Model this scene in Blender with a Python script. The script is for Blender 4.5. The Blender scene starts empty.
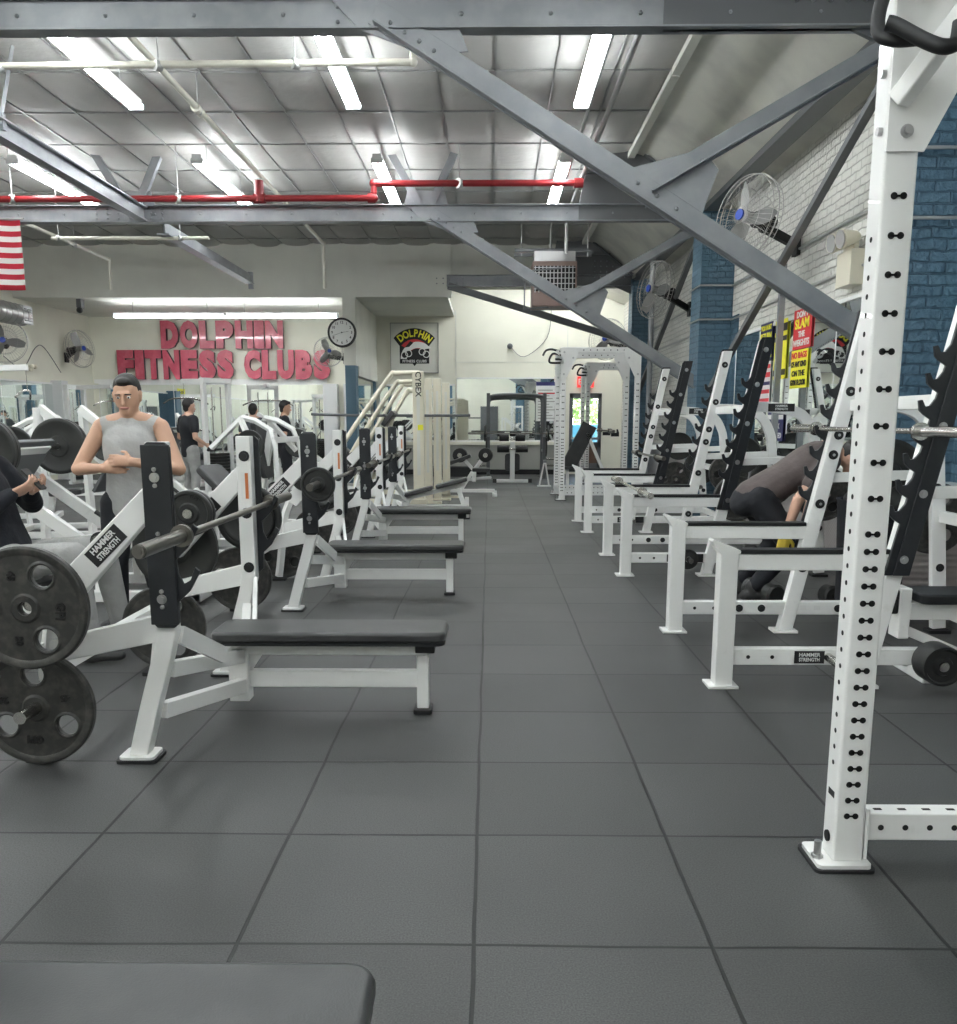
import bpy, bmesh, math, random
from mathutils import Vector, Matrix, Euler
random.seed(7)
PI = math.pi
SC = bpy.context.scene
COL = SC.collection
V = Vector

# ------------------------------------------------------------------ materials
def mat(name, col, rough=.5, metal=0., coat=0., bump=None, var=None, spec=None, emit=None):
    m = bpy.data.materials.new(name); m.use_nodes = True
    nt = m.node_tree; b = nt.nodes['Principled BSDF']
    b.inputs['Base Color'].default_value = (*col, 1)
    b.inputs['Roughness'].default_value = rough
    b.inputs['Metallic'].default_value = metal
    if coat: b.inputs['Coat Weight'].default_value = coat
    if spec is not None: b.inputs['Specular IOR Level'].default_value = spec
    if emit:
        b.inputs['Emission Color'].default_value = (*emit[0], 1); b.inputs['Emission Strength'].default_value = emit[1]
    tc = nt.nodes.new('ShaderNodeTexCoord')
    if var:   # (scale, colour2, low, high)
        n = nt.nodes.new('ShaderNodeTexNoise'); n.inputs['Scale'].default_value = var[0]; n.inputs['Detail'].default_value = 5
        nt.links.new(tc.outputs['Object'], n.inputs['Vector'])
        r = nt.nodes.new('ShaderNodeMapRange'); r.inputs[1].default_value = var[2]; r.inputs[2].default_value = var[3]
        nt.links.new(n.outputs['Fac'], r.inputs[0])
        mx = nt.nodes.new('ShaderNodeMix'); mx.data_type = 'RGBA'
        mx.inputs[6].default_value = (*col, 1); mx.inputs[7].default_value = (*var[1], 1)
        nt.links.new(r.outputs[0], mx.inputs[0]); nt.links.new(mx.outputs[2], b.inputs['Base Color'])
    if bump:  # (scale, strength, distance)
        n = nt.nodes.new('ShaderNodeTexNoise'); n.inputs['Scale'].default_value = bump[0]; n.inputs['Detail'].default_value = 4
        nt.links.new(tc.outputs['Object'], n.inputs['Vector'])
        bp = nt.nodes.new('ShaderNodeBump'); bp.inputs['Strength'].default_value = bump[1]; bp.inputs['Distance'].default_value = bump[2]
        nt.links.new(n.outputs['Fac'], bp.inputs['Height']); nt.links.new(bp.outputs[0], b.inputs['Normal'])
    return m

def brick_mat(name, c1, c2, cm, rough=.6, patch=None):
    """painted brick: courses along Y on walls facing X (object Y,Z), rough surface"""
    m = bpy.data.materials.new(name); m.use_nodes = True
    nt = m.node_tree; N = nt.nodes.new; L = nt.links.new
    b = nt.nodes['Principled BSDF']; b.inputs['Roughness'].default_value = rough
    tc = N('ShaderNodeTexCoord'); sp = N('ShaderNodeSeparateXYZ'); cb = N('ShaderNodeCombineXYZ')
    ad = N('ShaderNodeMath'); ad.operation = 'ADD'
    L(tc.outputs['Object'], sp.inputs[0]); L(sp.outputs[0], ad.inputs[0]); L(sp.outputs[1], ad.inputs[1])
    L(ad.outputs[0], cb.inputs[0]); L(sp.outputs[2], cb.inputs[1])
    nz = N('ShaderNodeTexNoise'); nz.inputs['Scale'].default_value = 9; L(tc.outputs['Object'], nz.inputs['Vector'])
    mv = N('ShaderNodeVectorMath'); mv.operation = 'SCALE'; mv.inputs[3].default_value = .03; L(nz.outputs['Color'], mv.inputs[0])
    av = N('ShaderNodeVectorMath'); L(cb.outputs[0], av.inputs[0]); L(mv.outputs[0], av.inputs[1])
    br = N('ShaderNodeTexBrick'); br.inputs['Scale'].default_value = 1; br.inputs['Brick Width'].default_value = .22
    br.inputs['Row Height'].default_value = .075; br.inputs['Mortar Size'].default_value = .008; br.inputs['Mortar Smooth'].default_value = .5
    br.inputs['Color1'].default_value = (*c1, 1); br.inputs['Color2'].default_value = (*c2, 1); br.inputs['Mortar'].default_value = (*cm, 1)
    L(av.outputs[0], br.inputs['Vector'])
    n2 = N('ShaderNodeTexNoise'); n2.inputs['Scale'].default_value = 22; n2.inputs['Detail'].default_value = 6; L(tc.outputs['Object'], n2.inputs['Vector'])
    n3 = N('ShaderNodeTexNoise'); n3.inputs['Scale'].default_value = 1.3; n3.inputs['Detail'].default_value = 5; L(tc.outputs['Object'], n3.inputs['Vector'])
    mr = N('ShaderNodeMapRange'); mr.inputs[1].default_value = .52; mr.inputs[2].default_value = .72; L(n3.outputs['Fac'], mr.inputs[0])
    mx = N('ShaderNodeMix'); mx.data_type = 'RGBA'; L(mr.outputs[0], mx.inputs[0]); L(br.outputs['Color'], mx.inputs[6])
    mx.inputs[7].default_value = (*(patch or c2), 1)
    L(mx.outputs[2], b.inputs['Base Color'])
    m1 = N('ShaderNodeMath'); m1.operation = 'MULTIPLY_ADD'; m1.inputs[1].default_value = -1.2
    L(br.outputs['Fac'], m1.inputs[0]); L(n2.outputs['Fac'], m1.inputs[2])
    bp = N('ShaderNodeBump'); bp.inputs['Strength'].default_value = .9; bp.inputs['Distance'].default_value = .03
    L(m1.outputs[0], bp.inputs['Height']); L(bp.outputs[0], b.inputs['Normal'])
    return m

def floor_mat():
    m = bpy.data.materials.new('rubber_tiles'); m.use_nodes = True
    nt = m.node_tree; N = nt.nodes.new; L = nt.links.new
    b = nt.nodes['Principled BSDF']
    tc = N('ShaderNodeTexCoord'); mp = N('ShaderNodeMapping'); mp.vector_type = 'POINT'
    mp.inputs['Location'].default_value = (.026 + .61 * 40, -2.719 + .62 * 40, 0)
    L(tc.outputs['Object'], mp.inputs[0])
    nz = N('ShaderNodeTexNoise'); nz.inputs['Scale'].default_value = 1.1; L(tc.outputs['Object'], nz.inputs['Vector'])
    mv = N('ShaderNodeVectorMath'); mv.operation = 'SCALE'; mv.inputs[3].default_value = .022; L(nz.outputs['Color'], mv.inputs[0])
    av = N('ShaderNodeVectorMath'); L(mp.outputs[0], av.inputs[0]); L(mv.outputs[0], av.inputs[1])
    br = N('ShaderNodeTexBrick'); br.offset = 0; br.inputs['Scale'].default_value = 1
    br.inputs['Brick Width'].default_value = .61; br.inputs['Row Height'].default_value = .62
    br.inputs['Mortar Size'].default_value = .0062; br.inputs['Mortar Smooth'].default_value = .25
    br.inputs['Color1'].default_value = (.042, .043, .042, 1); br.inputs['Color2'].default_value = (.056, .057, .056, 1)
    br.inputs['Mortar'].default_value = (.0025, .0025, .0025, 1)
    L(av.outputs[0], br.inputs['Vector'])
    n2 = N('ShaderNodeTexNoise'); n2.inputs['Scale'].default_value = 210; n2.inputs['Detail'].default_value = 3; L(tc.outputs['Object'], n2.inputs['Vector'])
    n3 = N('ShaderNodeTexNoise'); n3.inputs['Scale'].default_value = .9; n3.inputs['Detail'].default_value = 6; L(tc.outputs['Object'], n3.inputs['Vector'])
    r3 = N('ShaderNodeMapRange'); r3.inputs[1].default_value = .3; r3.inputs[2].default_value = .7; r3.inputs[3].default_value = .72; r3.inputs[4].default_value = 1.3
    L(n3.outputs['Fac'], r3.inputs[0])
    r2 = N('ShaderNodeMapRange'); r2.inputs[1].default_value = .25; r2.inputs[2].default_value = .75; r2.inputs[3].default_value = .45; r2.inputs[4].default_value = 1.6
    L(n2.outputs['Fac'], r2.inputs[0])
    mm = N('ShaderNodeMath'); mm.operation = 'MULTIPLY'; L(r3.outputs[0], mm.inputs[0]); L(r2.outputs[0], mm.inputs[1])
    sc = N('ShaderNodeVectorMath'); sc.operation = 'SCALE'; L(br.outputs['Color'], sc.inputs[0]); L(mm.outputs[0], sc.inputs[3])
    L(sc.outputs[0], b.inputs['Base Color'])
    rr = N('ShaderNodeMapRange'); rr.inputs[1].default_value = .3; rr.inputs[2].default_value = .7; rr.inputs[3].default_value = .42; rr.inputs[4].default_value = .56
    L(n3.outputs['Fac'], rr.inputs[0]); L(rr.outputs[0], b.inputs['Roughness'])
    b.inputs['Specular IOR Level'].default_value = .55
    ma = N('ShaderNodeMath'); ma.operation = 'MULTIPLY_ADD'; ma.inputs[1].default_value = -8.; L(br.outputs['Fac'], ma.inputs[0]); L(n2.outputs['Fac'], ma.inputs[2])
    bp = N('ShaderNodeBump'); bp.inputs['Strength'].default_value = .45; bp.inputs['Distance'].default_value = .0012
    L(ma.outputs[0], bp.inputs['Height']); L(bp.outputs[0], b.inputs['Normal'])
    return m

def plate_mat():   # raised diamond tread on metal
    m = bpy.data.materials.new('diamond_tread'); m.use_nodes = True
    nt = m.node_tree; N = nt.nodes.new; L = nt.links.new; b = nt.nodes['Principled BSDF']
    b.inputs['Base Color'].default_value = (.45, .42, .41, 1); b.inputs['Metallic'].default_value = .6; b.inputs['Roughness'].default_value = .42
    tc = N('ShaderNodeTexCoord'); mp = N('ShaderNodeMapping'); mp.inputs['Rotation'].default_value = (PI / 4, 0, 0); mp.inputs['Scale'].default_value = (1, 34, 34)
    L(tc.outputs['Object'], mp.inputs[0])
    ck = N('ShaderNodeTexVoronoi'); ck.inputs['Scale'].default_value = 1; ck.inputs['Randomness'].default_value = 0; L(mp.outputs[0], ck.inputs['Vector'])
    bp = N('ShaderNodeBump'); bp.inputs['Strength'].default_value = 1; bp.inputs['Distance'].default_value = .006; bp.invert = True
    L(ck.outputs['Distance'], bp.inputs['Height']); L(bp.outputs[0], b.inputs['Normal'])
    return m

M = dict(
    white=mat('white_enamel', (.80, .80, .78), .32, coat=.3, bump=(60, .05, .002), var=(14, (.70, .70, .67), .62, .8)),
    cream=mat('cream_enamel', (.70, .66, .53), .35, coat=.2),
    black=mat('black_rubber', (.009, .0095, .0105), .55),
    hook=mat('black_nylon', (.011, .013, .016), .42, var=(14, (.018, .020, .024), .5, .8)),
    vinyl=mat('black_vinyl', (.036, .037, .038), .36, bump=(260, .25, .0015), var=(5, (.055, .056, .056), .4, .7)),
    vinyl_side=mat('vinyl_edge', (.009, .010, .012), .45),
    chrome=mat('chrome_steel', (.62, .61, .58), .22, 1),
    bar=mat('bar_steel', (.20, .19, .17), .33, .9, bump=(400, .2, .0006)),
    iron=mat('cast_iron', (.040, .040, .038), .42, .35, bump=(70, .25, .003), var=(30, (.085, .080, .072), .45, .75)),
    iron2=mat('grey_iron', (.034, .035, .034), .40, .4, bump=(90, .2, .002)),
    letter=mat('worn_iron_lettering', (.006, .006, .006), .6),
    steel=mat('grey_painted_steel', (.22, .23, .245), .42, .3, bump=(40, .1, .003), var=(4, (.29, .30, .31), .4, .7)),
    steel_dk=mat('dark_grey_steel', (.13, .135, .14), .45, .3),
    bolt=mat('zinc_bolt', (.5, .5, .5), .3, 1),
    hole=mat('hole_dark', (.006, .006, .006), .8),
    wall=mat('cream_wall', (.76, .745, .64), .7, bump=(12, .15, .01), var=(1.2, (.70, .685, .59), .45, .75)),
    wall2=mat('grey_bulkhead_paint', (.68, .68, .62), .7, bump=(9, .15, .01), var=(1.4, (.60, .60, .55), .4, .75)),
    ceil=mat('insulation_foil', (.40, .395, .375), .6, bump=(7, .35, .03), var=(2.2, (.42, .41, .39), .4, .7)),
    dark=mat('roof_void', (.05, .05, .05), .9),
    sheet=mat('roof_sheet', (.70, .69, .62), .6, bump=(3, .2, .02), var=(1.2, (.52, .51, .47), .45, .7)),
    wood=mat('grey_boards', (.10, .10, .10), .7),
    mirror=mat('mirror_glass', (.86, .90, .89), .015, 1),
    blue=brick_mat('blue_painted_brick', (.075, .145, .205), (.09, .165, .225), (.055, .11, .16), .55, (.07, .15, .21)),
    brick=brick_mat('white_painted_brick', (.66, .65, .60), (.70, .69, .64), (.48, .47, .43), .6, (.55, .54, .50)),
    bluep=mat('blue_paint', (.075, .15, .21), .5),
    red=mat('red_pipe_paint', (.27, .016, .02), .4),
    creampipe=mat('cream_pipe', (.62, .60, .52), .45),
    pipe=mat('grey_conduit', (.42, .42, .41), .4, .5),
    duct=mat('galvanised_duct', (.38, .38, .37), .4, .7),
    signred=mat('sign_red', (.40, .05, .085), .35, coat=.4, var=(6, (.50, .10, .14), .45, .7)),
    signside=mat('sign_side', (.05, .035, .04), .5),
    tube=mat('fluorescent_tube', (1, 1, 1), .5, emit=((.93, .98, 1.0), 27)),
    fixture=mat('fixture_white', (.65, .65, .65), .4),
    fan=mat('fan_grey', (.30, .30, .29), .4, .4),
    fancage=mat('fan_cage_wire', (.42, .41, .39), .4, .7),
    fanblue=mat('fan_badge_blue', (.02, .06, .35), .4),
    brown=mat('heater_brown', (.20, .135, .115), .5),
    yellow=mat('sign_yellow', (.85, .80, .04), .5),
    sred=mat('poster_red', (.62, .03, .04), .5),
    navy=mat('poster_navy', (.03, .03, .12), .5),
    paper=mat('poster_white', (.75, .75, .73), .6),
    ink=mat('ink_black', (.012, .012, .012), .6),
    frame=mat('frame_grey', (.36, .36, .33), .5),
    flagred=mat('flag_red', (.48, .015, .035), .75),
    flagwhite=mat('flag_white', (.78, .76, .72), .75),
    flagblue=mat('flag_blue', (.02, .03, .16), .75),
    skin=mat('skin', (.60, .36, .26), .5, bump=(120, .08, .001)),
    skin2=mat('skin_tan', (.52, .31, .21), .5, bump=(120, .08, .001)),
    hair=mat('dark_hair', (.014, .012, .011), .55, bump=(150, .6, .004)),
    eye=mat('eye_dark', (.02, .015, .012), .2),
    lips=mat('lips', (.38, .16, .13), .5),
    shirtbrown=mat('taupe_cotton', (.115, .092, .088), .85, bump=(9, .5, .03), var=(7, (.085, .068, .066), .4, .7)),
    hoodie=mat('black_fleece', (.012, .013, .018), .9, bump=(9, .6, .03)),
    greycloth=mat('grey_sweat_cloth', (.33, .33, .32), .9, bump=(10, .7, .03), var=(8, (.26, .26, .255), .4, .7)),
    greyshirt=mat('light_grey_cotton', (.42, .42, .41), .9, bump=(8, .7, .03), var=(6, (.34, .34, .33), .4, .7)),
    darkgrey=mat('charcoal_cotton', (.085, .09, .10), .9, bump=(9, .6, .03)),
    trouser=mat('black_trousers', (.010, .011, .015), .85, bump=(9, .5, .02)),
    shoe=mat('shoe_black', (.03, .03, .03), .6),
    glove=mat('yellow_glove', (.62, .45, .05), .7),
    tread=plate_mat(),
    floor=floor_mat(),
    stickerorange=mat('label_orange', (.55, .17, .05), .5),
    brownfloor=mat('door_brown', (.12, .07, .045), .5),
    leaf=mat('tree_leaf', (.25, .42, .08), .6, var=(5, (.45, .60, .18), .4, .6)),
    bark=mat('bark', (.1, .07, .05), .8),
    asphalt=mat('asphalt', (.2, .2, .2), .9),
    exitred=mat('exit_red', (.5, .02, .02), .4, emit=((1, .05, .04), .5)),
    carblue=mat('car_teal', (.10, .30, .34), .3),
)
gl = bpy.data.materials.new('window_glass'); gl.use_nodes = True
gb = gl.node_tree.nodes['Principled BSDF']; gb.inputs['Transmission Weight'].default_value = 1; gb.inputs['Roughness'].default_value = 0; gb.inputs['IOR'].default_value = 1.02
M['glass'] = gl

# ------------------------------------------------------------------ mesh builder
class MB:
    def __init__(s): s.b = bmesh.new()
    def box(s, c, d, rot=None):
        r = bmesh.ops.create_cube(s.b, size=1); v = r['verts']
        m = Matrix.Translation(V(c)) @ (Euler(rot).to_matrix().to_4x4() if rot else Matrix()) @ Matrix.Diagonal((*d, 1))
        bmesh.ops.transform(s.b, matrix=m, verts=v); return s
    def bb(s, x0, x1, y0, y1, z0, z1): return s.box(((x0+x1)/2, (y0+y1)/2, (z0+z1)/2), (x1-x0, y1-y0, z1-z0))
    def beam(s, p0, p1, w, h, up=(0, 0, 1)):
        p0, p1 = V(p0), V(p1); d = p1-p0; z = d.normalized(); up = V(up)
        if abs(z.dot(up)) > .99: up = V((0, 1, 0))
        x = up.cross(z).normalized(); y = z.cross(x)
        m = Matrix((x, y, z)).transposed().to_4x4(); m.translation = (p0+p1)/2
        r = bmesh.ops.create_cube(s.b, size=1)
        bmesh.ops.transform(s.b, matrix=m @ Matrix.Diagonal((w, h, d.length, 1)), verts=r['verts']); return s
    def cyl(s, p0, p1, r0, r1=None, n=16, caps=True):
        p0, p1 = V(p0), V(p1); r1 = r0 if r1 is None else r1; d = p1-p0
        q = d.normalized().to_track_quat('Z', 'Y').to_matrix().to_4x4(); q.translation = (p0+p1)/2
        bmesh.ops.create_cone(s.b, cap_ends=caps, segments=n, radius1=r0, radius2=r1, depth=d.length, matrix=q); return s
    def sph(s, c, r, n=12, sc=(1, 1, 1), rot=None):
        m = Matrix.Translation(V(c)) @ (Euler(rot).to_matrix().to_4x4() if rot else Matrix()) @ Matrix.Diagonal((*sc, 1))
        bmesh.ops.create_uvsphere(s.b, u_segments=n*2, v_segments=n, radius=r, matrix=m); return s
    def tube(s, pts, r, n=10, smooth=0, closed=False):
        pts = [V(p) for p in pts]
        if smooth: pts = spline(pts, smooth)
        rings = []; N = len(pts); prev = None
        for i, p in enumerate(pts):
            if closed: t = (pts[(i+1) % N]-pts[i-1]).normalized()
            else: t = (pts[min(i+1, N-1)]-pts[max(i-1, 0)]).normalized()
            if prev is None:
                a = V((0, 0, 1)) if abs(t.z) < .9 else V((0, 1, 0)); x = a.cross(t).normalized()
            else: x = (prev-t*prev.dot(t)).normalized()
            prev = x; y = t.cross(x); rr = r[i] if isinstance(r, (list, tuple)) else r
            rings.append([s.b.verts.new(p+(x*math.cos(2*PI*k/n)+y*math.sin(2*PI*k/n))*rr) for k in range(n)])
        for i in range(N if closed else N-1):
            A, B = rings[i], rings[(i+1) % N]
            for k in range(n): s.b.faces.new((A[k], A[(k+1) % n], B[(k+1) % n], B[k]))
        if not closed:
            s.b.faces.new(rings[0][::-1]); s.b.faces.new(rings[-1])
        return s
    def lathe(s, prof, axis='Y', n=36, c=(0, 0, 0)):
        """prof: list of (radius, along). closed surface if ends at radius 0"""
        c = V(c); rings = []
        for (r, h) in prof:
            if r < 1e-6:
                rings.append([s.b.verts.new(c+ax(axis, 0, 0, h))])
            else: rings.append([s.b.verts.new(c+ax(axis, r*math.cos(2*PI*k/n), r*math.sin(2*PI*k/n), h)) for k in range(n)])
        for A, B in zip(rings, rings[1:]):
            for k in range(n):
                k2 = (k+1) % n
                if len(A) == 1 and len(B) == 1: continue
                if len(A) == 1: s.b.faces.new((A[0], B[k2], B[k]))
                elif len(B) == 1: s.b.faces.new((A[k], A[k2], B[0]))
                else: s.b.faces.new((A[k], A[k2], B[k2], B[k]))
        return s
    def prism(s, poly, a, b, plane='XZ'):
        """extrude a 2D polygon between a and b along the plane's normal"""
        def P(u, v, w): return V((u, w, v)) if plane == 'XZ' else V((w, u, v)) if plane == 'YZ' else V((u, v, w))
        A = [s.b.verts.new(P(u, v, a)) for u, v in poly]; B = [s.b.verts.new(P(u, v, b)) for u, v in poly]
        n = len(poly)
        s.b.faces.new(A); s.b.faces.new(B[::-1])
        for i in range(n): s.b.faces.new((A[i], B[i], B[(i+1) % n], A[(i+1) % n]))
        return s
    def rbox(s, x0, x1, y0, y1, z0, z1, r, plane='XY', seg=5):
        """box with rounded corners in one plane"""
        if plane == 'XY': u0, u1, v0, v1, a, b = x0, x1, y0, y1, z0, z1
        elif plane == 'XZ': u0, u1, v0, v1, a, b = x0, x1, z0, z1, y0, y1
        else: u0, u1, v0, v1, a, b = y0, y1, z0, z1, x0, x1
        poly = []
        for cx, cy, a0 in ((u1-r, v1-r, 0), (u0+r, v1-r, 90), (u0+r, v0+r, 180), (u1-r, v0+r, 270)):
            for k in range(seg+1):
                t = math.radians(a0+90*k/seg); poly.append((cx+r*math.cos(t), cy+r*math.sin(t)))
        return s.prism(poly, a, b, plane)
    def xf(s, m): bmesh.ops.transform(s.b, matrix=m, verts=s.b.verts); return s
    def mesh(s, name, material, smooth=False):
        bmesh.ops.recalc_face_normals(s.b, faces=s.b.faces)
        me = bpy.data.meshes.new(name); s.b.to_mesh(me); s.b.free()
        me.materials.append(material)
        if smooth:
            me.shade_smooth()
            try: me.set_sharp_from_angle(angle=math.radians(38))
            except Exception: pass
        return me
    def obj(s, name, material, parent=None, bevel=0, smooth=True, loc=None):
        o = bpy.data.objects.new(name, s.mesh(name, material, smooth)); COL.objects.link(o)
        if parent: o.parent = parent
        if loc: o.location = loc
        if bevel:
            m = o.modifiers.new('b', 'BEVEL'); m.width = bevel; m.segments = 2; m.limit_method = 'ANGLE'; m.angle_limit = .6; m.harden_normals = True
        return o

def ax(a, u, v, h): return V((h, u, v)) if a == 'X' else V((u, h, v)) if a == 'Y' else V((u, v, h))
def spline(pts, k):
    out = []; n = len(pts)
    for i in range(n-1):
        p0, p1, p2, p3 = pts[max(i-1, 0)], pts[i], pts[i+1], pts[min(i+2, n-1)]
        for j in range(k):
            t = j/k; out.append(.5*((2*p1)+(p2-p0)*t+(2*p0-5*p1+4*p2-p3)*t*t+(3*p1-p0-3*p2+p3)*t**3))
    out.append(pts[-1]); return out

def tag(o, label, cat, group=None, kind=None):
    if label: o['label'] = label
    if cat: o['category'] = cat
    if group: o['group'] = group
    if kind: o['kind'] = kind
    return o
def thing(name, label, cat, loc=(0, 0, 0), group=None, rz=0):
    o = bpy.data.objects.new(name, None); COL.objects.link(o); o.location = loc; o.rotation_euler = (0, 0, rz); o.empty_display_size = .1
    return tag(o, label, cat, group)
def struct(mb, name, material, **k):
    o = mb.obj(name, material, **k); o['kind'] = 'structure'; return o
def kids(o): return [c for c in bpy.data.objects if c.parent == o]
KIDS = {}
def copy_tree(o, loc=None, rz=None, label=None, group=None, skip=(), parent=None, name=None):
    c = o.copy(); COL.objects.link(c)
    if parent: c.parent = parent
    if loc is not None: c.location = loc
    if rz is not None: c.rotation_euler = (0, 0, rz)
    if label: c['label'] = label
    if group: c['group'] = group
    if name: c.name = name
    if o.name not in KIDS: KIDS[o.name] = kids(o)
    for ch in KIDS[o.name]:
        if ch.name.split('.')[0] in skip: continue
        copy_tree(ch, parent=c)
    return c

TXT = {}
def text_mesh(s, size, ext, offset, sx, material, align='CENTER', bev=0, space=1.):
    key = (s, size, ext, offset, sx, material.name, align, bev, space)
    if key in TXT: return TXT[key]
    cu = bpy.data.curves.new('lettering', 'FONT'); cu.body = s; cu.size = size; cu.extrude = ext; cu.offset = offset
    cu.align_x = align; cu.align_y = 'CENTER'; cu.resolution_u = 3; cu.bevel_depth = bev; cu.space_character = space
    o = bpy.data.objects.new('tmp', cu); COL.objects.link(o)
    me = bpy.data.meshes.new_from_object(o.evaluated_get(bpy.context.evaluated_depsgraph_get()))
    bpy.data.objects.remove(o); bpy.data.curves.remove(cu)
    me.transform(Matrix.Diagonal((sx, 1, 1, 1))); me.materials.clear(); me.materials.append(material)
    for p in me.polygons: p.use_smooth = False; p.material_index = 0
    TXT[key] = me; return me
def text(name, s, size, loc, rot, material, parent=None, ext=.001, offset=0, sx=1, align='CENTER', space=1.):
    o = bpy.data.objects.new(name, text_mesh(s, size, ext, offset, sx, material, align, 0, space)); COL.objects.link(o)
    o.location = loc; o.rotation_euler = rot
    if parent: o.parent = parent
    return o
FRONT = (PI/2, 0, 0)          # faces -Y
WEST = (PI/2, 0, -PI/2)       # faces -X

def fill_mesh(name, loops, thick, material, bev=0):
    """flat shape in XZ with holes, thickness along Y, centred"""
    cu = bpy.data.curves.new(name, 'CURVE'); cu.dimensions = '2D'; cu.fill_mode = 'BOTH'; cu.extrude = thick/2-bev; cu.bevel_depth = bev; cu.bevel_resolution = 1
    for lp in loops:
        sp = cu.splines.new('POLY'); sp.points.add(len(lp)-1); sp.use_cyclic_u = True
        for i, (x, y) in enumerate(lp): sp.points[i].co = (x, y, 0, 1)
    o = bpy.data.objects.new('tmp', cu); COL.objects.link(o)
    me = bpy.data.meshes.new_from_object(o.evaluated_get(bpy.context.evaluated_depsgraph_get()))
    bpy.data.objects.remove(o)
    me.transform(Matrix.Rotation(PI/2, 4, 'X')); me.materials.clear(); me.materials.append(material)
    for p in me.polygons: p.use_smooth = False; p.material_index = 0
    return me
def circ(cx, cy, r, n=24): return [(cx+r*math.cos(2*PI*k/n), cy+r*math.sin(2*PI*k/n)) for k in range(n)]

# ------------------------------------------------------------------ camera
cam = bpy.data.cameras.new('camera'); co = bpy.data.objects.new('camera', cam); COL.objects.link(co)
H = 1.33
co.location = (0, 0, H); co.rotation_euler = (math.radians(90-9.94), 0, math.radians(.68))
cam.sensor_fit = 'HORIZONTAL'; cam.sensor_width = 36; cam.lens = 890/957*36; cam.shift_y = 64/957; cam.clip_start = .02; cam.clip_end = 300
SC.camera = co

# ------------------------------------------------------------------ room shell
XL, XR, Y0, YB, ZC = -9.8, 3.27, -7.0, 22.4, 4.87
f = MB(); f.bb(XL-.2, XR+.2, Y0-.2, YB+.3, -.1, 0); struct(f, 'floor', M['floor'], smooth=False)
# ceiling: quilted insulation panels that sag between their seams
b = MB(); bm = b.b; pw, pl, nn = .61, 1.22, 6
x0 = XL-.1; nx = int((1.95-x0)/pw)+1; ny = int((YB-Y0+.4)/pl)+1
xoff = 1.89-nx*pw
grid = {}
for i in range(nx*nn+1):
    for j in range(ny*nn+1):
        pi_, pj = min(i//nn, nx-1), min(j//nn, ny-1); u = (i-pi_*nn)/nn; v = (j-pj*nn)/nn
        r = random.Random(pi_*977+pj*131); sag = r.uniform(.025, .085); sk = r.uniform(.6, 1.6)
        d = sag*(4*u*(1-u))**.5*(4*v**sk*(1-v**sk))**.45 if 0 < u < 1 and 0 < v < 1 else 0
        grid[i, j] = bm.verts.new((xoff+(i/nn)*pw, Y0-.2+(j/nn)*pl, ZC-d))
for i in range(nx*nn):
    for j in range(ny*nn): bm.faces.new((grid[i, j], grid[i, j+1], grid[i+1, j+1], grid[i+1, j]))
struct(b, 'ceiling', M['ceil'], smooth=True)
b = MB()
for i in range(nx+1): b.bb(xoff+i*pw-.008, xoff+i*pw+.008, Y0-.2, YB+.2, ZC-.022, ZC-.004)
for j in range(ny+1): b.bb(xoff, 1.89, Y0-.2+j*pl-.007, Y0-.2+j*pl+.007, ZC-.022, ZC-.004)
struct(b, 'ceiling_5', M['duct'], smooth=False)
b = MB(); b.bb(XL-.3, XR+.3, Y0-.3, YB+.5, ZC+.06, ZC+.2); struct(b, 'ceiling_2', M['dark'], smooth=False)
b = MB()   # smooth roof sheet sloping to the brick wall
pr = [(1.88, ZC-.02), (2.15, ZC-.10), (2.5, ZC-.33), (2.8, ZC-.62), (3.3, ZC-.80), (3.3, ZC-.76), (2.8, ZC-.58), (2.5, ZC-.29), (2.15, ZC-.06), (1.88, ZC+.02)]
b.prism(pr, Y0, YB+.1); struct(b, 'ceiling_3', M['sheet'])
b = MB()
for k in range(7): b.bb(1.84, 1.93, Y0+4.2*k+.02, Y0+4.2*k+4.18, ZC-.10, ZC-.03)
struct(b, 'trim_1', M['wall2'])
b = MB(); b.bb(XR, XR+.2, Y0, YB+.3, 0, ZC); struct(b, 'wall_right', M['brick'], smooth=False)
b = MB(); b.bb(XL-.2, XL, Y0, YB+.3, 0, ZC); struct(b, 'wall_left', M['wall'], smooth=False)
b = MB(); b.bb(XL, XR, Y0-.2, Y0, 0, ZC); struct(b, 'wall_rear', M['wall'], smooth=False)
# back wall, with an opening for the glazed exit door
b = MB(); DX0, DX1 = 1.98, 2.78
b.bb(XL, DX0, YB, YB+.2, 0, ZC); b.bb(DX1, XR, YB, YB+.2, 0, ZC); b.bb(DX0, DX1, YB, YB+.2, 1.98, ZC); b.bb(DX0, DX1, YB, YB+.2, 0, .0001+.05)
struct(b, 'wall_back', M['wall'], smooth=False)
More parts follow.
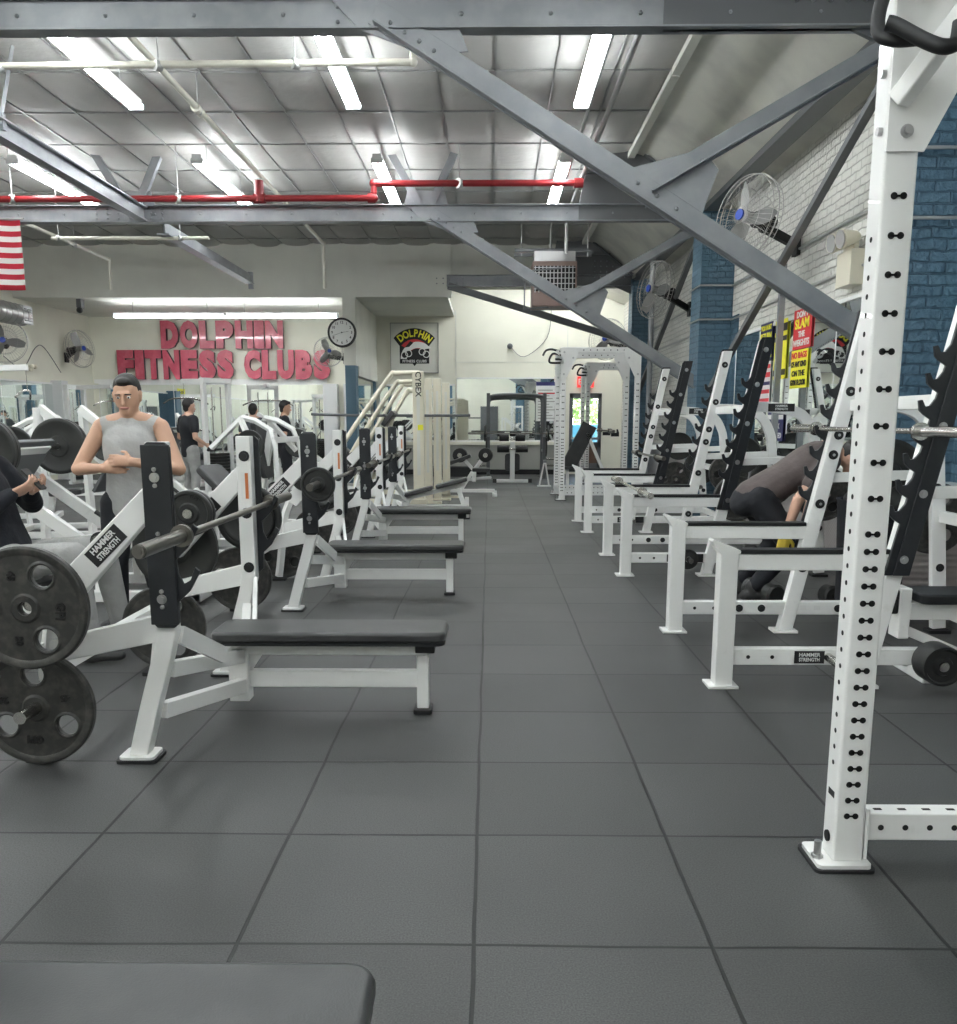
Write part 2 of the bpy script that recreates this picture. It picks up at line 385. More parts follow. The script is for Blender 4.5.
# bulkhead across the room and the boxed recess holding the poster
b = MB(); b.bb(XL, -.78, 18.9, 19.05, 3.81, ZC); b.bb(-.78, XR, 18.95, 19.1, 3.98, ZC); struct(b, 'wall_bulkhead', M['wall2'], smooth=False)
b = MB(); b.bb(XL, -.86, 19.05, YB, 3.815, 3.9); struct(b, 'ceiling_4', M['wall2'], smooth=False)
b = MB(); b.bb(-3.02, -2.76, 18.92, 19.3, 2.45, 3.81); b.bb(-3.02, -2.76, 19.3, YB, 2.25, 3.81); struct(b, 'wall_side', M['wall2'], smooth=False)
b = MB(); b.bb(-3.0, -2.78, 18.94, 19.28, 0, 2.45); struct(b, 'trim_2', M['bluep'], smooth=False)
b = MB(); b.bb(-2.99, -2.79, 22.1, YB, 0, 2.25); struct(b, 'trim_3', M['bluep'], smooth=False)
b = MB(); b.bb(-2.97, -2.81, 19.3, 22.1, 0, 2.22); o = b.obj('wall_mirror', M['mirror'], smooth=False)
tag(o, 'mirrored panel on the side of the blue pier beside the cream cable columns', 'mirror')
# joints in the back wall boards
b = MB(); b.bb(-.83, -.81, YB-.012, YB, 2.4, 3.95); b.bb(-.8, XR, YB-.012, YB, 2.72, 2.735); b.bb(1.9, 1.92, YB-.012, YB, 2.3, 3.95); struct(b, 'trim_4', M['wall2'])
# low ledge under the back mirror and its black base
b = MB(); b.bb(-2.7, 1.85, YB-.16, YB, .12, .72); struct(b, 'trim_5', M['frame'], bevel=.01)
b = MB(); b.bb(-2.7, 1.85, YB-.20, YB, .72, .80); struct(b, 'trim_6', M['wall'], bevel=.01)
b = MB(); b.bb(-2.7, 1.85, YB-.19, YB, 0, .12); struct(b, 'baseboard_back', M['black'])
# blue pilasters
for n_, (ya, yb) in enumerate(((6.35, 6.85), (12.45, 13.0), (18.35, 18.8), (.1, .6), (-5.6, -5.1))):
    b = MB(); b.bb(2.83, XR, ya, yb, 0, 4.08); struct(b, 'trim_%d' % (7+n_), M['blue'], smooth=False)
# blue painted brick beside the pilasters, up to mirror height
b = MB(); b.bb(XR-.012, XR, 12.1, 12.45, .9, 2.7); b.bb(XR-.012, XR, 4.2, 6.35, .9, 4.05); struct(b, 'trim_12', M['blue'], smooth=False)
# rail and tread-plate wainscot
for n_, (ya, yb) in enumerate(((.6, 6.35), (6.85, 12.45), (13.0, 18.35))):
    b = MB(); b.bb(XR-.07, XR, ya, yb, .82, .90); struct(b, 'trim_%d' % (13+n_), M['white'], bevel=.006)
    b = MB(); b.bb(XR-.03, XR, ya, yb, .06, .82); struct(b, 'trim_%d' % (17+n_), M['tread'], smooth=False)
b = MB(); b.bb(XR-.06, XR, .6, 6.35, 0, .08); b.bb(XR-.06, XR, 6.85, 12.45, 0, .08); struct(b, 'baseboard_right', M['black'])

b = MB(); b.bb(2.80, XR, 6.0, 6.9, .84, .90); struct(b, 'trim_26', M['white'], bevel=.006)
b = MB(); b.bb(2.815, XR, 6.015, 6.885, .06, .84); struct(b, 'trim_27', M['tread'], smooth=False)
b = MB(); b.bb(-2.6, -2.1, Y0, Y0+.3, 0, 3.9); b.bb(1.5, 2.0, Y0, Y0+.3, 0, 3.9); struct(b, 'trim_28', M['bluep'])
b = MB(); b.bb(-.5, .5, Y0, Y0+.06, 0, 2.1); struct(b, 'door_2', M['steel_dk'], bevel=.01)
# mirrors
def mirror(x0, x1, y0, y1, z0, z1, label, rim=True):
    t = thing('wall_mirror', label, 'mirror', ((x0+x1)/2, (y0+y1)/2, z0))
    hx, hy, h = (x1-x0)/2, (y1-y0)/2, z1-z0
    m = MB(); m.bb(-hx, hx, -hy, hy, 0, h); m.obj('mirror_panel', M['mirror'], t, smooth=False)
    m = MB(); w = .035
    if hx > hy:
        n = max(1, round(hx*2/1.8))
        for k in range(n+1): xx = -hx+2*hx*k/n; m.bb(xx-.006, xx+.006, -hy-.004, -hy, 0, h)
        m.bb(-hx, hx, -hy-.015, -hy, h-w, h); m.bb(-hx, hx, -hy-.015, -hy, 0, w)
    else:
        n = max(1, round(hy*2/1.8)); s = -1 if x0 > 0 else 1
        e = -hx if s < 0 else hx
        for k in range(n+1): yy = -hy+2*hy*k/n; m.bb(min(e, e+s*.004), max(e, e+s*.004), yy-.006, yy+.006, 0, h)
        m.bb(min(e, e+s*.015), max(e, e+s*.015), -hy, hy, h-w, h); m.bb(min(e, e+s*.015), max(e, e+s*.015), -hy, hy, 0, w)
    m.obj('mirror_frame', M['white'], t)
    return t
mirror(-.80+.0, 1.60, YB-.03, YB, .80, 2.36, 'wide mirror over the grey ledge behind the dark squat cage')
mirror(-2.7, -.84, YB-.03, YB, .80, 2.2, 'mirror under the framed club poster beside the blue pier')
mirror(XL+.15, -4.1, YB-.03, YB, .12, 2.22, 'long mirror under the big red sign letters')
mirror(XR-.03, XR, 6.9, 12.05, .90, 2.42, 'mirror on the brick wall with yellow and red posters stuck to it')
mirror(XR-.03, XR, 1.0, 4.1, .90, 2.42, 'mirror on the brick wall before the near blue pilaster')
mirror(XL, XL+.03, 4.0, 21.6, .12, 2.15, 'long mirror on the side wall below the round wall fans')
for n_, xx in enumerate((-4.05, -3.55)):
    b = MB(); b.bb(xx, xx+.34, YB-.3, YB, 0, 2.2); struct(b, 'trim_%d' % (21+n_), M['fixture'], bevel=.01)
b = MB(); b.bb(XL+.05, -4.0, YB-.05, YB, 2.22, 2.32); struct(b, 'trim_23', M['white'])
b = MB(); b.bb(XL, XL+.25, 20.2, 20.5, 0, 2.2); struct(b, 'trim_24', M['fixture'])
b = MB(); b.bb(XL, XL+.30, 16.9, 17.3, 0, 2.2); struct(b, 'trim_25', M['bluep'])

# glazed exit door in the back wall
d = bpy.data.objects.new('door_1', None); COL.objects.link(d); d.location = ((DX0+DX1)/2, YB+.06, .05); d['kind'] = 'structure'
w = (DX1-DX0)/2
b = MB(); b.bb(-w, -w+.09, -.04, .04, 0, 1.93); b.bb(w-.09, w, -.04, .04, 0, 1.93); b.bb(-w, w, -.04, .04, 1.80, 1.93); b.bb(-w, w, -.04, .04, 0, .22)
b.bb(-w, w, -.04, .04, .62, .74); b.obj('door_frame', M['steel_dk'], d, bevel=.004)
b = MB(); b.bb(-w+.09, w-.09, -.005, .005, .22, 1.80); b.obj('door_glass', M['glass'], d, smooth=False)
b = MB(); b.bb(-w+.05, w-.05, -.12, -.08, .80, .86); b.bb(-w+.1, -w+.14, -.1, -.03, .80, .86); b.bb(w-.14, w-.1, -.1, -.03, .80, .86); b.obj('push_bar', M['steel'], d, bevel=.004)
b = MB(); b.bb(-w+.09, w-.09, -.03, .03, .22, .62); b.obj('kick_panel', M['brownfloor'], d)
# outside
b = MB(); b.bb(-8, 14, YB+.4, 60, -.15, -.05); o = struct(b, 'ground', M['asphalt'])
def tree(x, y, h, lab, seed):
    t = thing('tree', lab, 'tree', (x, y, -.05), 'trees outside the exit door')
    m = MB(); m.tube([(0, 0, 0), (.05, 0, h*.4), (.0, .1, h*.7)], [.16, .12, .06], 8); m.obj('trunk', M['bark'], t)
    rr = random.Random(seed); m = MB()
    for k in range(900):
        a = rr.uniform(0, 2*PI); q = rr.random()**.5*1.7; z = h*.25+rr.random()*h*.75
        p = V((q*math.cos(a), q*math.sin(a), z)); s = rr.uniform(.08, .16)
        n = V((rr.uniform(-1, 1), rr.uniform(-1, 1), rr.uniform(-1, 1))).normalized(); u = n.orthogonal().normalized(); w2 = n.cross(u)
        m.b.faces.new([m.b.verts.new(p+u*s), m.b.verts.new(p+w2*s*.6), m.b.verts.new(p-u*s), m.b.verts.new(p-w2*s*.6)])
    m.obj('foliage', M['leaf'], t, smooth=False)
tree(2.2, 30.5, 4.2, 'leafy green tree seen through the exit door glass, nearer one', 1)
tree(4.6, 33.5, 5, 'leafy green tree seen through the exit door glass, farther one', 2)
t = thing('parked_car', 'pale teal parked car seen low through the exit door glass', 'car', (3.0, 26.2, -.05))
m = MB(); m.prism([(-2, .25), (-1.95, .7), (-1.2, .8), (-.75, 1.25), (.75, 1.25), (1.25, .82), (1.95, .72), (2, .25)], -.8, .8); m.obj('car_body', M['carblue'], t, bevel=.05)
for x in (-1.25, 1.25):
    for y in (-.78, .78): m = MB(); m.cyl((x, y-.1, .32), (x, y+.1, .32), .32, n=20); m.obj('wheel', M['black'], t)

# exit sign over the door
t = thing('exit_sign', 'small red EXIT sign over the glazed back door', 'sign', (2.36, YB-.05, 2.12))
m = MB(); m.bb(-.2, .2, -.03, .05, 0, .26); m.obj('sign_box', M['exitred'], t, bevel=.01)
text('lettering', 'EXIT', .2, (0, -.034, .125), FRONT, M['paper'], t, sx=.9, offset=.004)
# rules notice beside the mirror
t = thing('rules_notice', 'tall white rules notice with small print between mirror and door', 'sign', (1.42, YB-.05, 1.3))
m = MB(); m.bb(-.27, .27, -.01, .01, 0, .95); m.obj('board', M['paper'], t)
m = MB(); m.bb(-.27, .27, -.014, -.01, .86, .95); m.obj('header_band', M['navy'], t)
m = MB()
for k in range(11): m.bb(-.22, .22-.08*(k % 3), -.013, -.01, .06+k*.068, .085+k*.068)
m.obj('small_print', M['frame'], t)
m = MB(); m.bb(-.22, .22, -.014, -.01, .66, .69); m.obj('red_line', M['sred'], t)
# ------------------------------------------------------------------ steel trusses
def rivets(m, pts, r=.016, ax_='Y', s=-1):
    for p in pts: m.sph(p, r, 4)
def truss(y, label, knee=True, second=False):
    t = thing('roof_truss', label, 'steel truss', (0, y, .055 if y < 10 else .03)); xa = XL if knee else -.86
    m = MB(); m.bb(xa, 2.86, -.012, .012, 3.95, 4.16); m.bb(xa, 2.86, -.07, .07, 3.94, 3.955); m.bb(xa, 2.86, -.07, -.012, 4.145, 4.16)
    m.obj('bottom_chord', M['steel'], t, bevel=.004)
    m = MB()
    rivets(m, [(x*.62-9.5, -.014, 4.05) for x in range(20) if x*.62-9.5 > xa])
    rivets(m, [(-.86+dx, -.016, z) for dx in (-.2, -.07, .07, .2, .33) for z in (4.0, 4.1)])
    if knee: rivets(m, [(-4.84+dx, -.016, z) for dx in (-.5, -.35, -.2, -.05, .1, .25, .4) for z in (3.99, 4.06, 4.12)])
    rivets(m, [(x, -.03, 4.12+.1*j) for j in range(4) for x in (2.1+.12*k for k in range(6)) if 4.12+.1*j < 4.8-.85*(x-1.95)])
    if knee: rivets(m, [(-.69+.1*k, -.055, 3.98-.06*k) for k in range(4)]+[(1.05+.14*k, -.055, 2.93-.087*k) for k in range(3)]+[(1.35, -.055, 2.99), (1.5, -.055, 3.08)])
    m.obj('riveted_joint', M['steel'], t)
    m = MB(); m.prism([(1.2, 4.16), (1.35, 4.87), (1.95, 4.87), (2.3, 4.62), (2.86, 4.12), (2.86, 3.78), (2.5, 3.94), (1.2, 3.94)], -.02, .02); m.obj('end_gusset', M['steel_dk'], t)
    m = MB(); m.beam((1.95, -.06, 4.86), (2.86, -.06, 4.16), .12, .02, (0, 0, 1)); m.beam((1.25, -.05, 4.55), (2.4, -.05, 4.55), .08, .015); m.obj('gusset_angle', M['steel_dk'], t)
    for xn in ((-.86, -4.84) if knee else ()):
        m = MB(); m.prism([(xn-.35, 3.96), (xn+.35, 3.96), (xn+.25, 4.35), (xn-.25, 4.35)], .01, .03); m.obj('gusset_plate', M['steel'], t)
        for dx in (-.5, .42):
            m = MB(); m.beam((xn+dx*.12, -.02, 4.12), (xn+dx, -.02, 4.88), .1, .02, (0, 1, 0)); m.beam((xn+dx*.12+.04, .02, 4.12), (xn+dx+.04, .02, 4.88), .02, .08, (0, 1, 0)); m.obj('web_strut', M['steel'], t)
    if knee:
        m = MB(); m.beam((-.80, -.045, 4.05), (2.9, -.045, 1.78), .015, .17, (0, 0, 1)); m.beam((-.80, -.09, 3.97), (2.9, -.09, 1.70), .085, .015, (0, 0, 1))
        m.obj('knee_brace', M['steel'], t, bevel=.003)
        m = MB(); m.beam((1.15, -.035, 2.92), (2.86, -.035, 3.88), .012, .13); m.beam((1.15, -.07, 2.87), (2.86, -.07, 3.83), .07, .012); m.obj('knee_strut', M['steel'], t, bevel=.003)
        m = MB(); m.prism([(.95, 3.02), (1.5, 3.16), (1.62, 3.02), (1.48, 2.62), (1.3, 2.68)], -.04, -.02); m.obj('gusset_plate', M['steel'], t)
        m = MB(); m.prism([(-1.1, 4.14), (-.3, 4.14), (-.15, 3.80), (-.45, 3.78), (-.9, 3.94)], -.04, -.02); m.obj('gusset_plate', M['steel'], t)
    else:
        m = MB(); m.beam((-.83, 0, 3.96), (2.62, 0, 2.93), .09, .13); m.obj('knee_brace', M['steel_dk'], t, bevel=.004)
    return t
truss(6.76, 'grey riveted roof truss crossing the very top of the picture, largest of the three')
truss(12.7, 'grey riveted roof truss with V struts, crossing behind the red pipe')
truss(18.62, 'dark grey roof truss against the bulkhead above the back mirror', knee=False)

def lone(mb, name, label, cat, material, loc=(0, 0, 0), group=None, **k):
    o = mb.obj(name, material, loc=loc, **k); return tag(o, label, cat, group)
m = MB(); m.bb(-.012, .012, -3, 3, 0, .17); m.bb(-.07, .07, -3, 3, -.01, .008); m.bb(-.07, .07, -3, 3, .165, .18)
lone(m, 'steel_girder', 'grey lengthwise steel girder running to the V struts of the middle truss', 'beam', M['steel'], (-4.7, 9.75, 3.99))
m = MB(); m.bb(-.012, .012, -2.25, 2.25, 0, .16); m.bb(-.1, .06, -2.25, 2.25, -.01, .008); m.bb(-.04, .04, 2.2, 2.27, -.1, .2)
lone(m, 'steel_girder', 'short grey girder running from the middle truss towards the bulkhead', 'beam', M['steel'], (-4.45, 15.0, 3.84))
m = MB(); m.beam((0, 0, 0), (.14, .1, .75), .09, .03); m.bb(-.05, .05, -.03, .03, -.05, .1)
lone(m, 'hanger_strut', 'short grey steel strut from the lengthwise girder up to the ceiling', 'strut', M['steel'], (-4.7, 9.1, 4.12))
# wall girder under the sloping sheet and the slanted wall braces
m = MB(); m.bb(-.012, .012, Y0+.1, 18.6, 0, .26); m.bb(-.1, .1, Y0+.1, 18.6, -.012, .004); m.bb(-.1, .1, Y0+.1, 18.6, .25, .265)
lone(m, 'wall_girder', 'long dark grey girder along the top of the white brick wall', 'beam', M['steel_dk'], (2.93, 0, 4.06), bevel=.003)
for ya, lab in ((6.9, 'thin dark slanting brace on the brick wall between the two nearest blue pilasters'), (13.05, 'thin dark slanting brace on the brick wall beyond the middle pilaster')):
    m = MB(); m.beam((0, 0, 3.98-2), (0, 5.3, 1.75-2), .05, .06); m.beam((.02, 0, 3.98-2), (.02, 5.3, 1.75-2), .08, .012)
    lone(m, 'wall_brace', lab, 'brace', M['steel_dk'], (2.95, ya, 2))
m = MB(); m.bb(-.03, .03, -.03, .03, 0, 2.95); m.bb(-.08, .08, -.05, .05, 0, .02)
lone(m, 'steel_post', 'slim grey steel post standing before the posters on the wall mirror', 'post', M['steel'], (3.1, 9.85, 0))
for yy, lab in ((13.6, 'grey pipe column beside the second wall fan'), ):
    m = MB(); m.cyl((0, 0, 0), (0, 0, 4.1), .045); m.cyl((0, 0, 3.95), (0, 0, 4.1), .07)
    lone(m, 'pipe_column', lab, 'pipe', M['steel'], (2.75, yy+2.1, 0))

# ------------------------------------------------------------------ fluorescent fittings
def tube_light(label, loc, rz=0):
    t = thing('ceiling_light', label, 'ceiling light', loc, 'fluorescent fittings', rz)
    m = MB(); m.bb(-.055, .055, -1.22, 1.22, .018, .075); m.obj('housing', M['fixture'], t)
    for s in (-.055, .055):
        m = MB(); m.cyl((s, -1.19, -.005), (s, 1.19, -.005), .019, n=10); m.obj('fluorescent_tube', M['tube'], t)
    m = MB()
    for y in (-1.2, 1.2): m.bb(-.075, .075, y-.015, y+.015, -.03, .03)
    m.obj('lamp_holder', M['fixture'], t)
    for y in (-.8, .8):
        m = MB(); m.cyl((0, y, .07), (0, y, ZC-loc[2]+.02), .006, n=6); m.obj('hanger_rod', M['pipe'], t)
    return t
cols = {.94: 'above the power rack aisle', -1.41: 'above the flat benches', -3.67: 'above the bench storage arms', -6.0: 'beyond the lengthwise girder', -8.3: 'close to the side wall'}
rows = ((8.7, 'first row behind the nearest truss'), (13.05, 'second row over the red pipe'), (4.3, 'overhead before the nearest truss'), (-.1, 'over the near benches'), (-4.5, 'at the rear of the room'))
for x, cx in cols.items():
    for y, ry in rows:
        tube_light('lit fluorescent tube %s, %s' % (cx, ry), (x, y, 4.53))
for x, yy, nm in ((.4, 20.7, 'beside the poster recess'), (2.2, 20.7, 'before the exit door')):
    tube_light('fluorescent fitting hidden above the bulkhead edge, %s' % nm, (x, yy, 4.53))
for x in (-6.85, -4.45):
    tube_light('lit fluorescent batten hanging above the red sign letters, over %s' % ('the word FITNESS' if x < -6 else 'the word CLUBS'), (x, 19.7, 3.52), PI/2)

# ------------------------------------------------------------------ pipes, duct, conduits
def pipe(label, pts, r, m_, cat='pipe', name='ceiling_pipe', fit=(), hang=()):
    t = thing(name, label, cat, pts[0]); o0 = V(pts[0])
    m = MB()
    for a, b_ in zip(pts, pts[1:]): m.cyl(V(a)-o0, V(b_)-o0, r, n=12)
    for p in pts[1:-1]: m.sph(V(p)-o0, r*1.35, 8)
    m.obj('pipe_run', M[m_], t)
    for p, q in fit:
        m = MB(); m.cyl(V(p)-o0, V(q)-o0, r*1.5, n=12); m.obj('coupling', M[m_], t)
    if hang:
        for p in hang:
            m = MB(); m.cyl(V(p)-o0, V((p[0], p[1], ZC))-o0, .006, n=6); m.cyl(V(p)-o0-V((.02, .02, 0)), V(p)-o0+V((.02, .02, 0)), r*1.5, n=12); m.obj('pipe_hanger', M['pipe'], t)
    return t
pipe('red sprinkler pipe running across the room above the middle truss', [(XL, 12.35, 4.2), (-1.52, 12.35, 4.2), (-1.52, 12.35, 4.38), (1.2, 12.35, 4.38)], .042, 'red',
     fit=[((-3.1, 12.35, 4.2), (-2.95, 12.35, 4.2)), ((-3.03, 12.35, 4.15), (-3.03, 12.35, 4.42)), ((-1.6, 12.35, 4.2), (-1.5, 12.35, 4.2)), ((1.1, 12.35, 4.38), (1.22, 12.35, 4.38))], hang=[(-6.3, 12.35, 4.2), (-4.1, 12.35, 4.2), (-.4, 12.35, 4.38)])
pipe('cream pipe crossing under the ceiling just behind the nearest truss', [(XL, 8.4, 4.36), (-.67, 8.4, 4.40), (-.67, 8.4, 4.62)], .03, 'creampipe', hang=[(-4.3, 8.4, 4.37), (-2.9, 8.4, 4.38), (-1.7, 8.4, 4.39)])
pipe('long cream pipe running lengthwise from the nearest truss to the bulkhead', [(-3.03, 2.5, 4.52), (-3.03, 17.0, 4.5), (-3.03, 17.0, 3.72)], .032, 'creampipe', fit=[((-3.03, 9.8, 4.5), (-3.03, 10.0, 4.5)), ((-3.03, 14, 4.5), (-3.03, 14.2, 4.5))], hang=[(-3.03, 9.9, 4.5), (-3.03, 15.2, 4.5)])
pipe('cream pipe running lengthwise near the flag down to the bulkhead', [(-7.15, 9, 4.35), (-7.15, 17.4, 4.3), (-7.15, 17.4, 3.75)], .03, 'creampipe', hang=[(-7.15, 12.2, 4.3), (-7.15, 16, 4.3)])
pipe('short cream cross pipe below the middle truss next to the flag', [(-6.1, 12.95, 3.82), (-3.9, 12.95, 3.82)], .025, 'creampipe', hang=[(-6.0, 12.95, 3.82), (-4.3, 12.95, 3.82)])
pipe('thicker of two grey gas pipes running to the brown heater', [(1.28, 2.5, 4.56), (1.22, 14.9, 4.5), (1.22, 14.9, 3.95)], .028, 'pipe')
pipe('thinner of two grey gas pipes running to the brown heater', [(1.04, 2.5, 4.56), (1.02, 15.6, 4.5), (1.02, 15.6, 4.0)], .02, 'pipe')
pipe('upper thin conduit along the white brick wall', [(3.25, 5, 3.1), (3.25, 18.3, 3.1)], .014, 'pipe', 'conduit', 'wall_conduit')
pipe('lower thin conduit along the white brick wall under the emergency light', [(3.25, 5, 2.66), (3.25, 18.3, 2.66)], .012, 'pipe', 'conduit', 'wall_conduit')
for yy, lab in ((12.7, 'middle'), (6.6, 'nearest')):
    for z in (3.1, 2.66):
        m = MB(); m.tube([(.42, -.3, 0), (-.02, -.3, 0), (-.02, .3, 0), (.42, .3, 0)], .012, 8)
        lone(m, 'wall_conduit', 'thin conduit wrapped around the %s blue pilaster, %s one' % (lab, 'upper' if z > 3 else 'lower'), 'conduit', M['pipe'], (2.83, yy, z))
t = thing('air_duct', 'round grey spiral duct high on the side wall, ending in a square grille', 'duct', (-9.2, 12, 3.35))
m = MB(); m.cyl((0, 0, 0), (0, 6.0, 0), .2, n=24)
for k in range(30): m.cyl((0, .1+k*.2, 0), (0, .115+k*.2, 0), .208, n=24)
m.obj('duct_body', M['duct'], t)
m = MB(); m.bb(.12, .18, 5.75, 6.1, -.17, .17); m.obj('grille_frame', M['fixture'], t)
m = MB()
for k in range(5): m.bb(.175, .19, 5.78, 6.07, -.12+k*.055, -.10+k*.055)
m.obj('grille_slat', M['steel_dk'], t)

# ------------------------------------------------------------------ gas heater
t = thing('unit_heater', 'brown hanging unit heater with a dark grille under the ceiling', 'heater', (1.08, 15.4, 3.2))
m = MB(); m.bb(-.37, .37, 0, .6, 0, .72); m.obj('heater_case', M['brown'], t, bevel=.012)
m = MB(); m.bb(-.34, .34, .03, .57, .72, .88); m.obj('top_cover', M['duct'], t)
m = MB(); m.bb(-.34, .34, -.006, .0, .24, .64); m.obj('grille_opening', M['hole'], t)
m = MB()
for k in range(11): m.bb(-.33+k*.062, -.315+k*.062, -.03, -.006, .22, .64)
for k in range(5): m.bb(-.34, .34, -.024, -.008, .27+k*.085, .282+k*.085)
m.obj('grille', M['duct'], t)
m = MB()
for yy in (.1, .5): m.bb(-.66, .66, yy-.03, yy+.03, .88, .93)
m.obj('support_channel', M['steel_dk'], t)
for xx in (-.55, .55): m = MB(); m.cyl((xx, .1, .8), (xx, .1, ZC-3.2), .01, n=6); m.obj('hanger_rod', M['pipe'], t)
m = MB(); m.tube([(.1, -.04, .6), (-.5, -.04, .55), (-.5, -.04, -.05), (-.1, -.04, -.02)], .015, 8); m.obj('gas_line', M['steel_dk'], t)

# ------------------------------------------------------------------ wall fans
def fan(label, c, a, mount, r=.4, tilt=.12):
    """a: angle of facing from -Y towards -X"""
    t = thing('wall_fan', label, 'fan', c, 'round wall fans')
    R = Matrix.Rotation(-a, 4, 'Z') @ Matrix.Rotation(-tilt, 4, 'X')
    m = MB()
    def cp(rr, y): return [(rr*math.cos(2*PI*k/32), y, rr*math.sin(2*PI*k/32)) for k in range(32)]
    m.tube(cp(r, 0), .007, 6, closed=True); m.tube(cp(r*.97, -.06), .004, 5, closed=True); m.tube(cp(r*.97, .07), .004, 5, closed=True)
    m.tube(cp(r*.62, -.10), .003, 4, closed=True); m.tube(cp(r*.2, -.11), .004, 4, closed=True); m.tube(cp(r*.55, .11), .003, 4, closed=True)
    for k in range(44):
        u, v = math.cos(2*PI*k/44), math.sin(2*PI*k/44)
        m.tube([(u*.1*r, -.11, v*.1*r), (u*.62*r, -.10, v*.62*r), (u*.97*r, -.06, v*.97*r), (u*r, 0, v*r), (u*.97*r, .07, v*.97*r), (u*.55*r, .11, v*.55*r), (u*.25*r, .12, v*.25*r)], .0018, 3)
    m.xf(R).obj('cage', M['fancage'], t)
    for k in range(3):
        m = MB(); q = 2*PI*k/3+.2
        n = 6; A = []; B = []
        for i in range(n+1):
            f_ = i/n; rr = r*(.14+.76*f_); w = r*(.13+.24*math.sin(PI*min(1, f_*.8+.1)))
            A.append(m.b.verts.new((rr, -.035, -w*.5))); B.append(m.b.verts.new((rr, .035, w*.7)))
        for i in range(n): m.b.faces.new((A[i], A[i+1], B[i+1], B[i]))
        bmesh.ops.solidify(m.b, geom=m.b.faces[:], thickness=.006)
        m.xf(R @ Matrix.Rotation(q, 4, 'Y')).obj('blade', M['fan'], t)
    m = MB(); m.cyl((0, -.06, 0), (0, .06, 0), r*.14, n=20); m.xf(R).obj('hub', M['fan'], t)
    m = MB(); m.cyl((0, -.125, 0), (0, -.105, 0), r*.13, n=20); m.xf(R).obj('centre_badge', M['fanblue'], t)
    m = MB(); m.cyl((0, .1, 0), (0, .32, 0), r*.2, r*.15, n=20); m.sph((0, .32, .02), r*.15, 8); m.xf(R).obj('motor', M['black'], t)
    bk = R @ V((0, .22, -.05)); mt = V(mount)-V(c)
    m = MB(); m.beam(bk, mt, .05, .09); m.box(mt, (.04, .16, .22)); m.sph(bk, .06, 8); m.obj('wall_bracket', M['black'], t)
    return t
D2 = math.radians
fan('large round wall fan on the brick wall between the nearest blue pilasters', (2.60, 9.47, 3.34), D2(62), (3.24, 9.9, 3.15), .41)
fan('round wall fan on the brick wall just beyond the middle blue pilaster', (2.6, 14.6, 3.35), D2(68), (3.24, 15.0, 3.1), .44)
fan('dark round wall fan beyond the white cages at the back', (2.55, 19.9, 3.05), D2(35), (3.24, 20.3, 2.9), .44)
fan('round wall fan with blue badge facing the camera on the side wall under the duct', (-9.3, 17.45, 2.82), D2(-20), (-9.76, 17.9, 2.8), .42)
fan('round wall fan turned edge-on in the corner beside the red sign letters', (-9.35, 20.8, 2.93), D2(-72), (-9.76, 21.0, 2.75), .42)
fan('small round wall fan half hidden between the letter S and the clock', (-3.33, 18.9, 2.72), D2(-20), (-3.04, 19.2, 2.6), .3)
m = MB(); m.tube([(0, 0, 0), (0, .7, -.2), (0, 1.3, .25), (0, 1.7, .3), (0, 2.4, -.2)], .008, 6, smooth=5)
lone(m, 'fan_cable', 'grey cord drooping between the two fans on the side wall', 'cord', M['steel_dk'], (XL+.02, 18.3, 2.6))
m = MB(); m.bb(0, .06, -.06, .06, 0, .12); m.sph((.1, -.05, .1), .05, 8); m.sph((.1, .07, .1), .05, 8)
lone(m, 'flood_lamp', 'small cream double lamp on the side wall between the two fans', 'lamp', M['cream'], (XL, 19.3, 2.35))
t = thing('security_camera', 'small dark camera hanging under the low ceiling by the first tube', 'camera', (-8.55, 19.2, 3.62))
m = MB(); m.bb(-.05, .05, -.08, .08, .02, .2); m.obj('bracket', M['steel_dk'], t); m = MB(); m.sph((0, -.05, -.03), .065, 10); m.obj('lens_dome', M['black'], t)
# emergency light
t = thing('emergency_light', 'cream emergency light box with two round lamp heads on the brick wall', 'emergency light', (3.2, 8.3, 2.5))
m = MB(); m.bb(-.06, .07, -.16, .16, 0, .30); m.obj('battery_box', M['cream'], t, bevel=.008)
for y in (-.11, .10):
    m = MB(); m.cyl((-.02, y, .40), (-.15, y-.03, .38), .055, .085, n=20); m.sph((-.02, y, .40), .055, 8); m.obj('lamp_head', M['cream'], t)
    m = MB(); m.cyl((-.15, y-.03, .38), (-.158, y-.031, .379), .078, n=20); m.obj('lens', M['duct'], t)
m = MB(); m.bb(-.02, .02, -.12, .12, .3, .36); m.obj('lamp_mount', M['cream'], t)
# small sensor with a wire on the back wall
m = MB(); m.sph((0, 0, 0), .07, 8); m.tube([(0, 0, 0), (.35, 0, -.25), (.9, .02, .2), (1.0, .03, .9)], .008, 6, smooth=5)
lone(m, 'wall_sensor', 'small dark sensor with a drooping wire on the cream back wall', 'sensor', M['steel_dk'], (.5, YB-.08, 3.1))
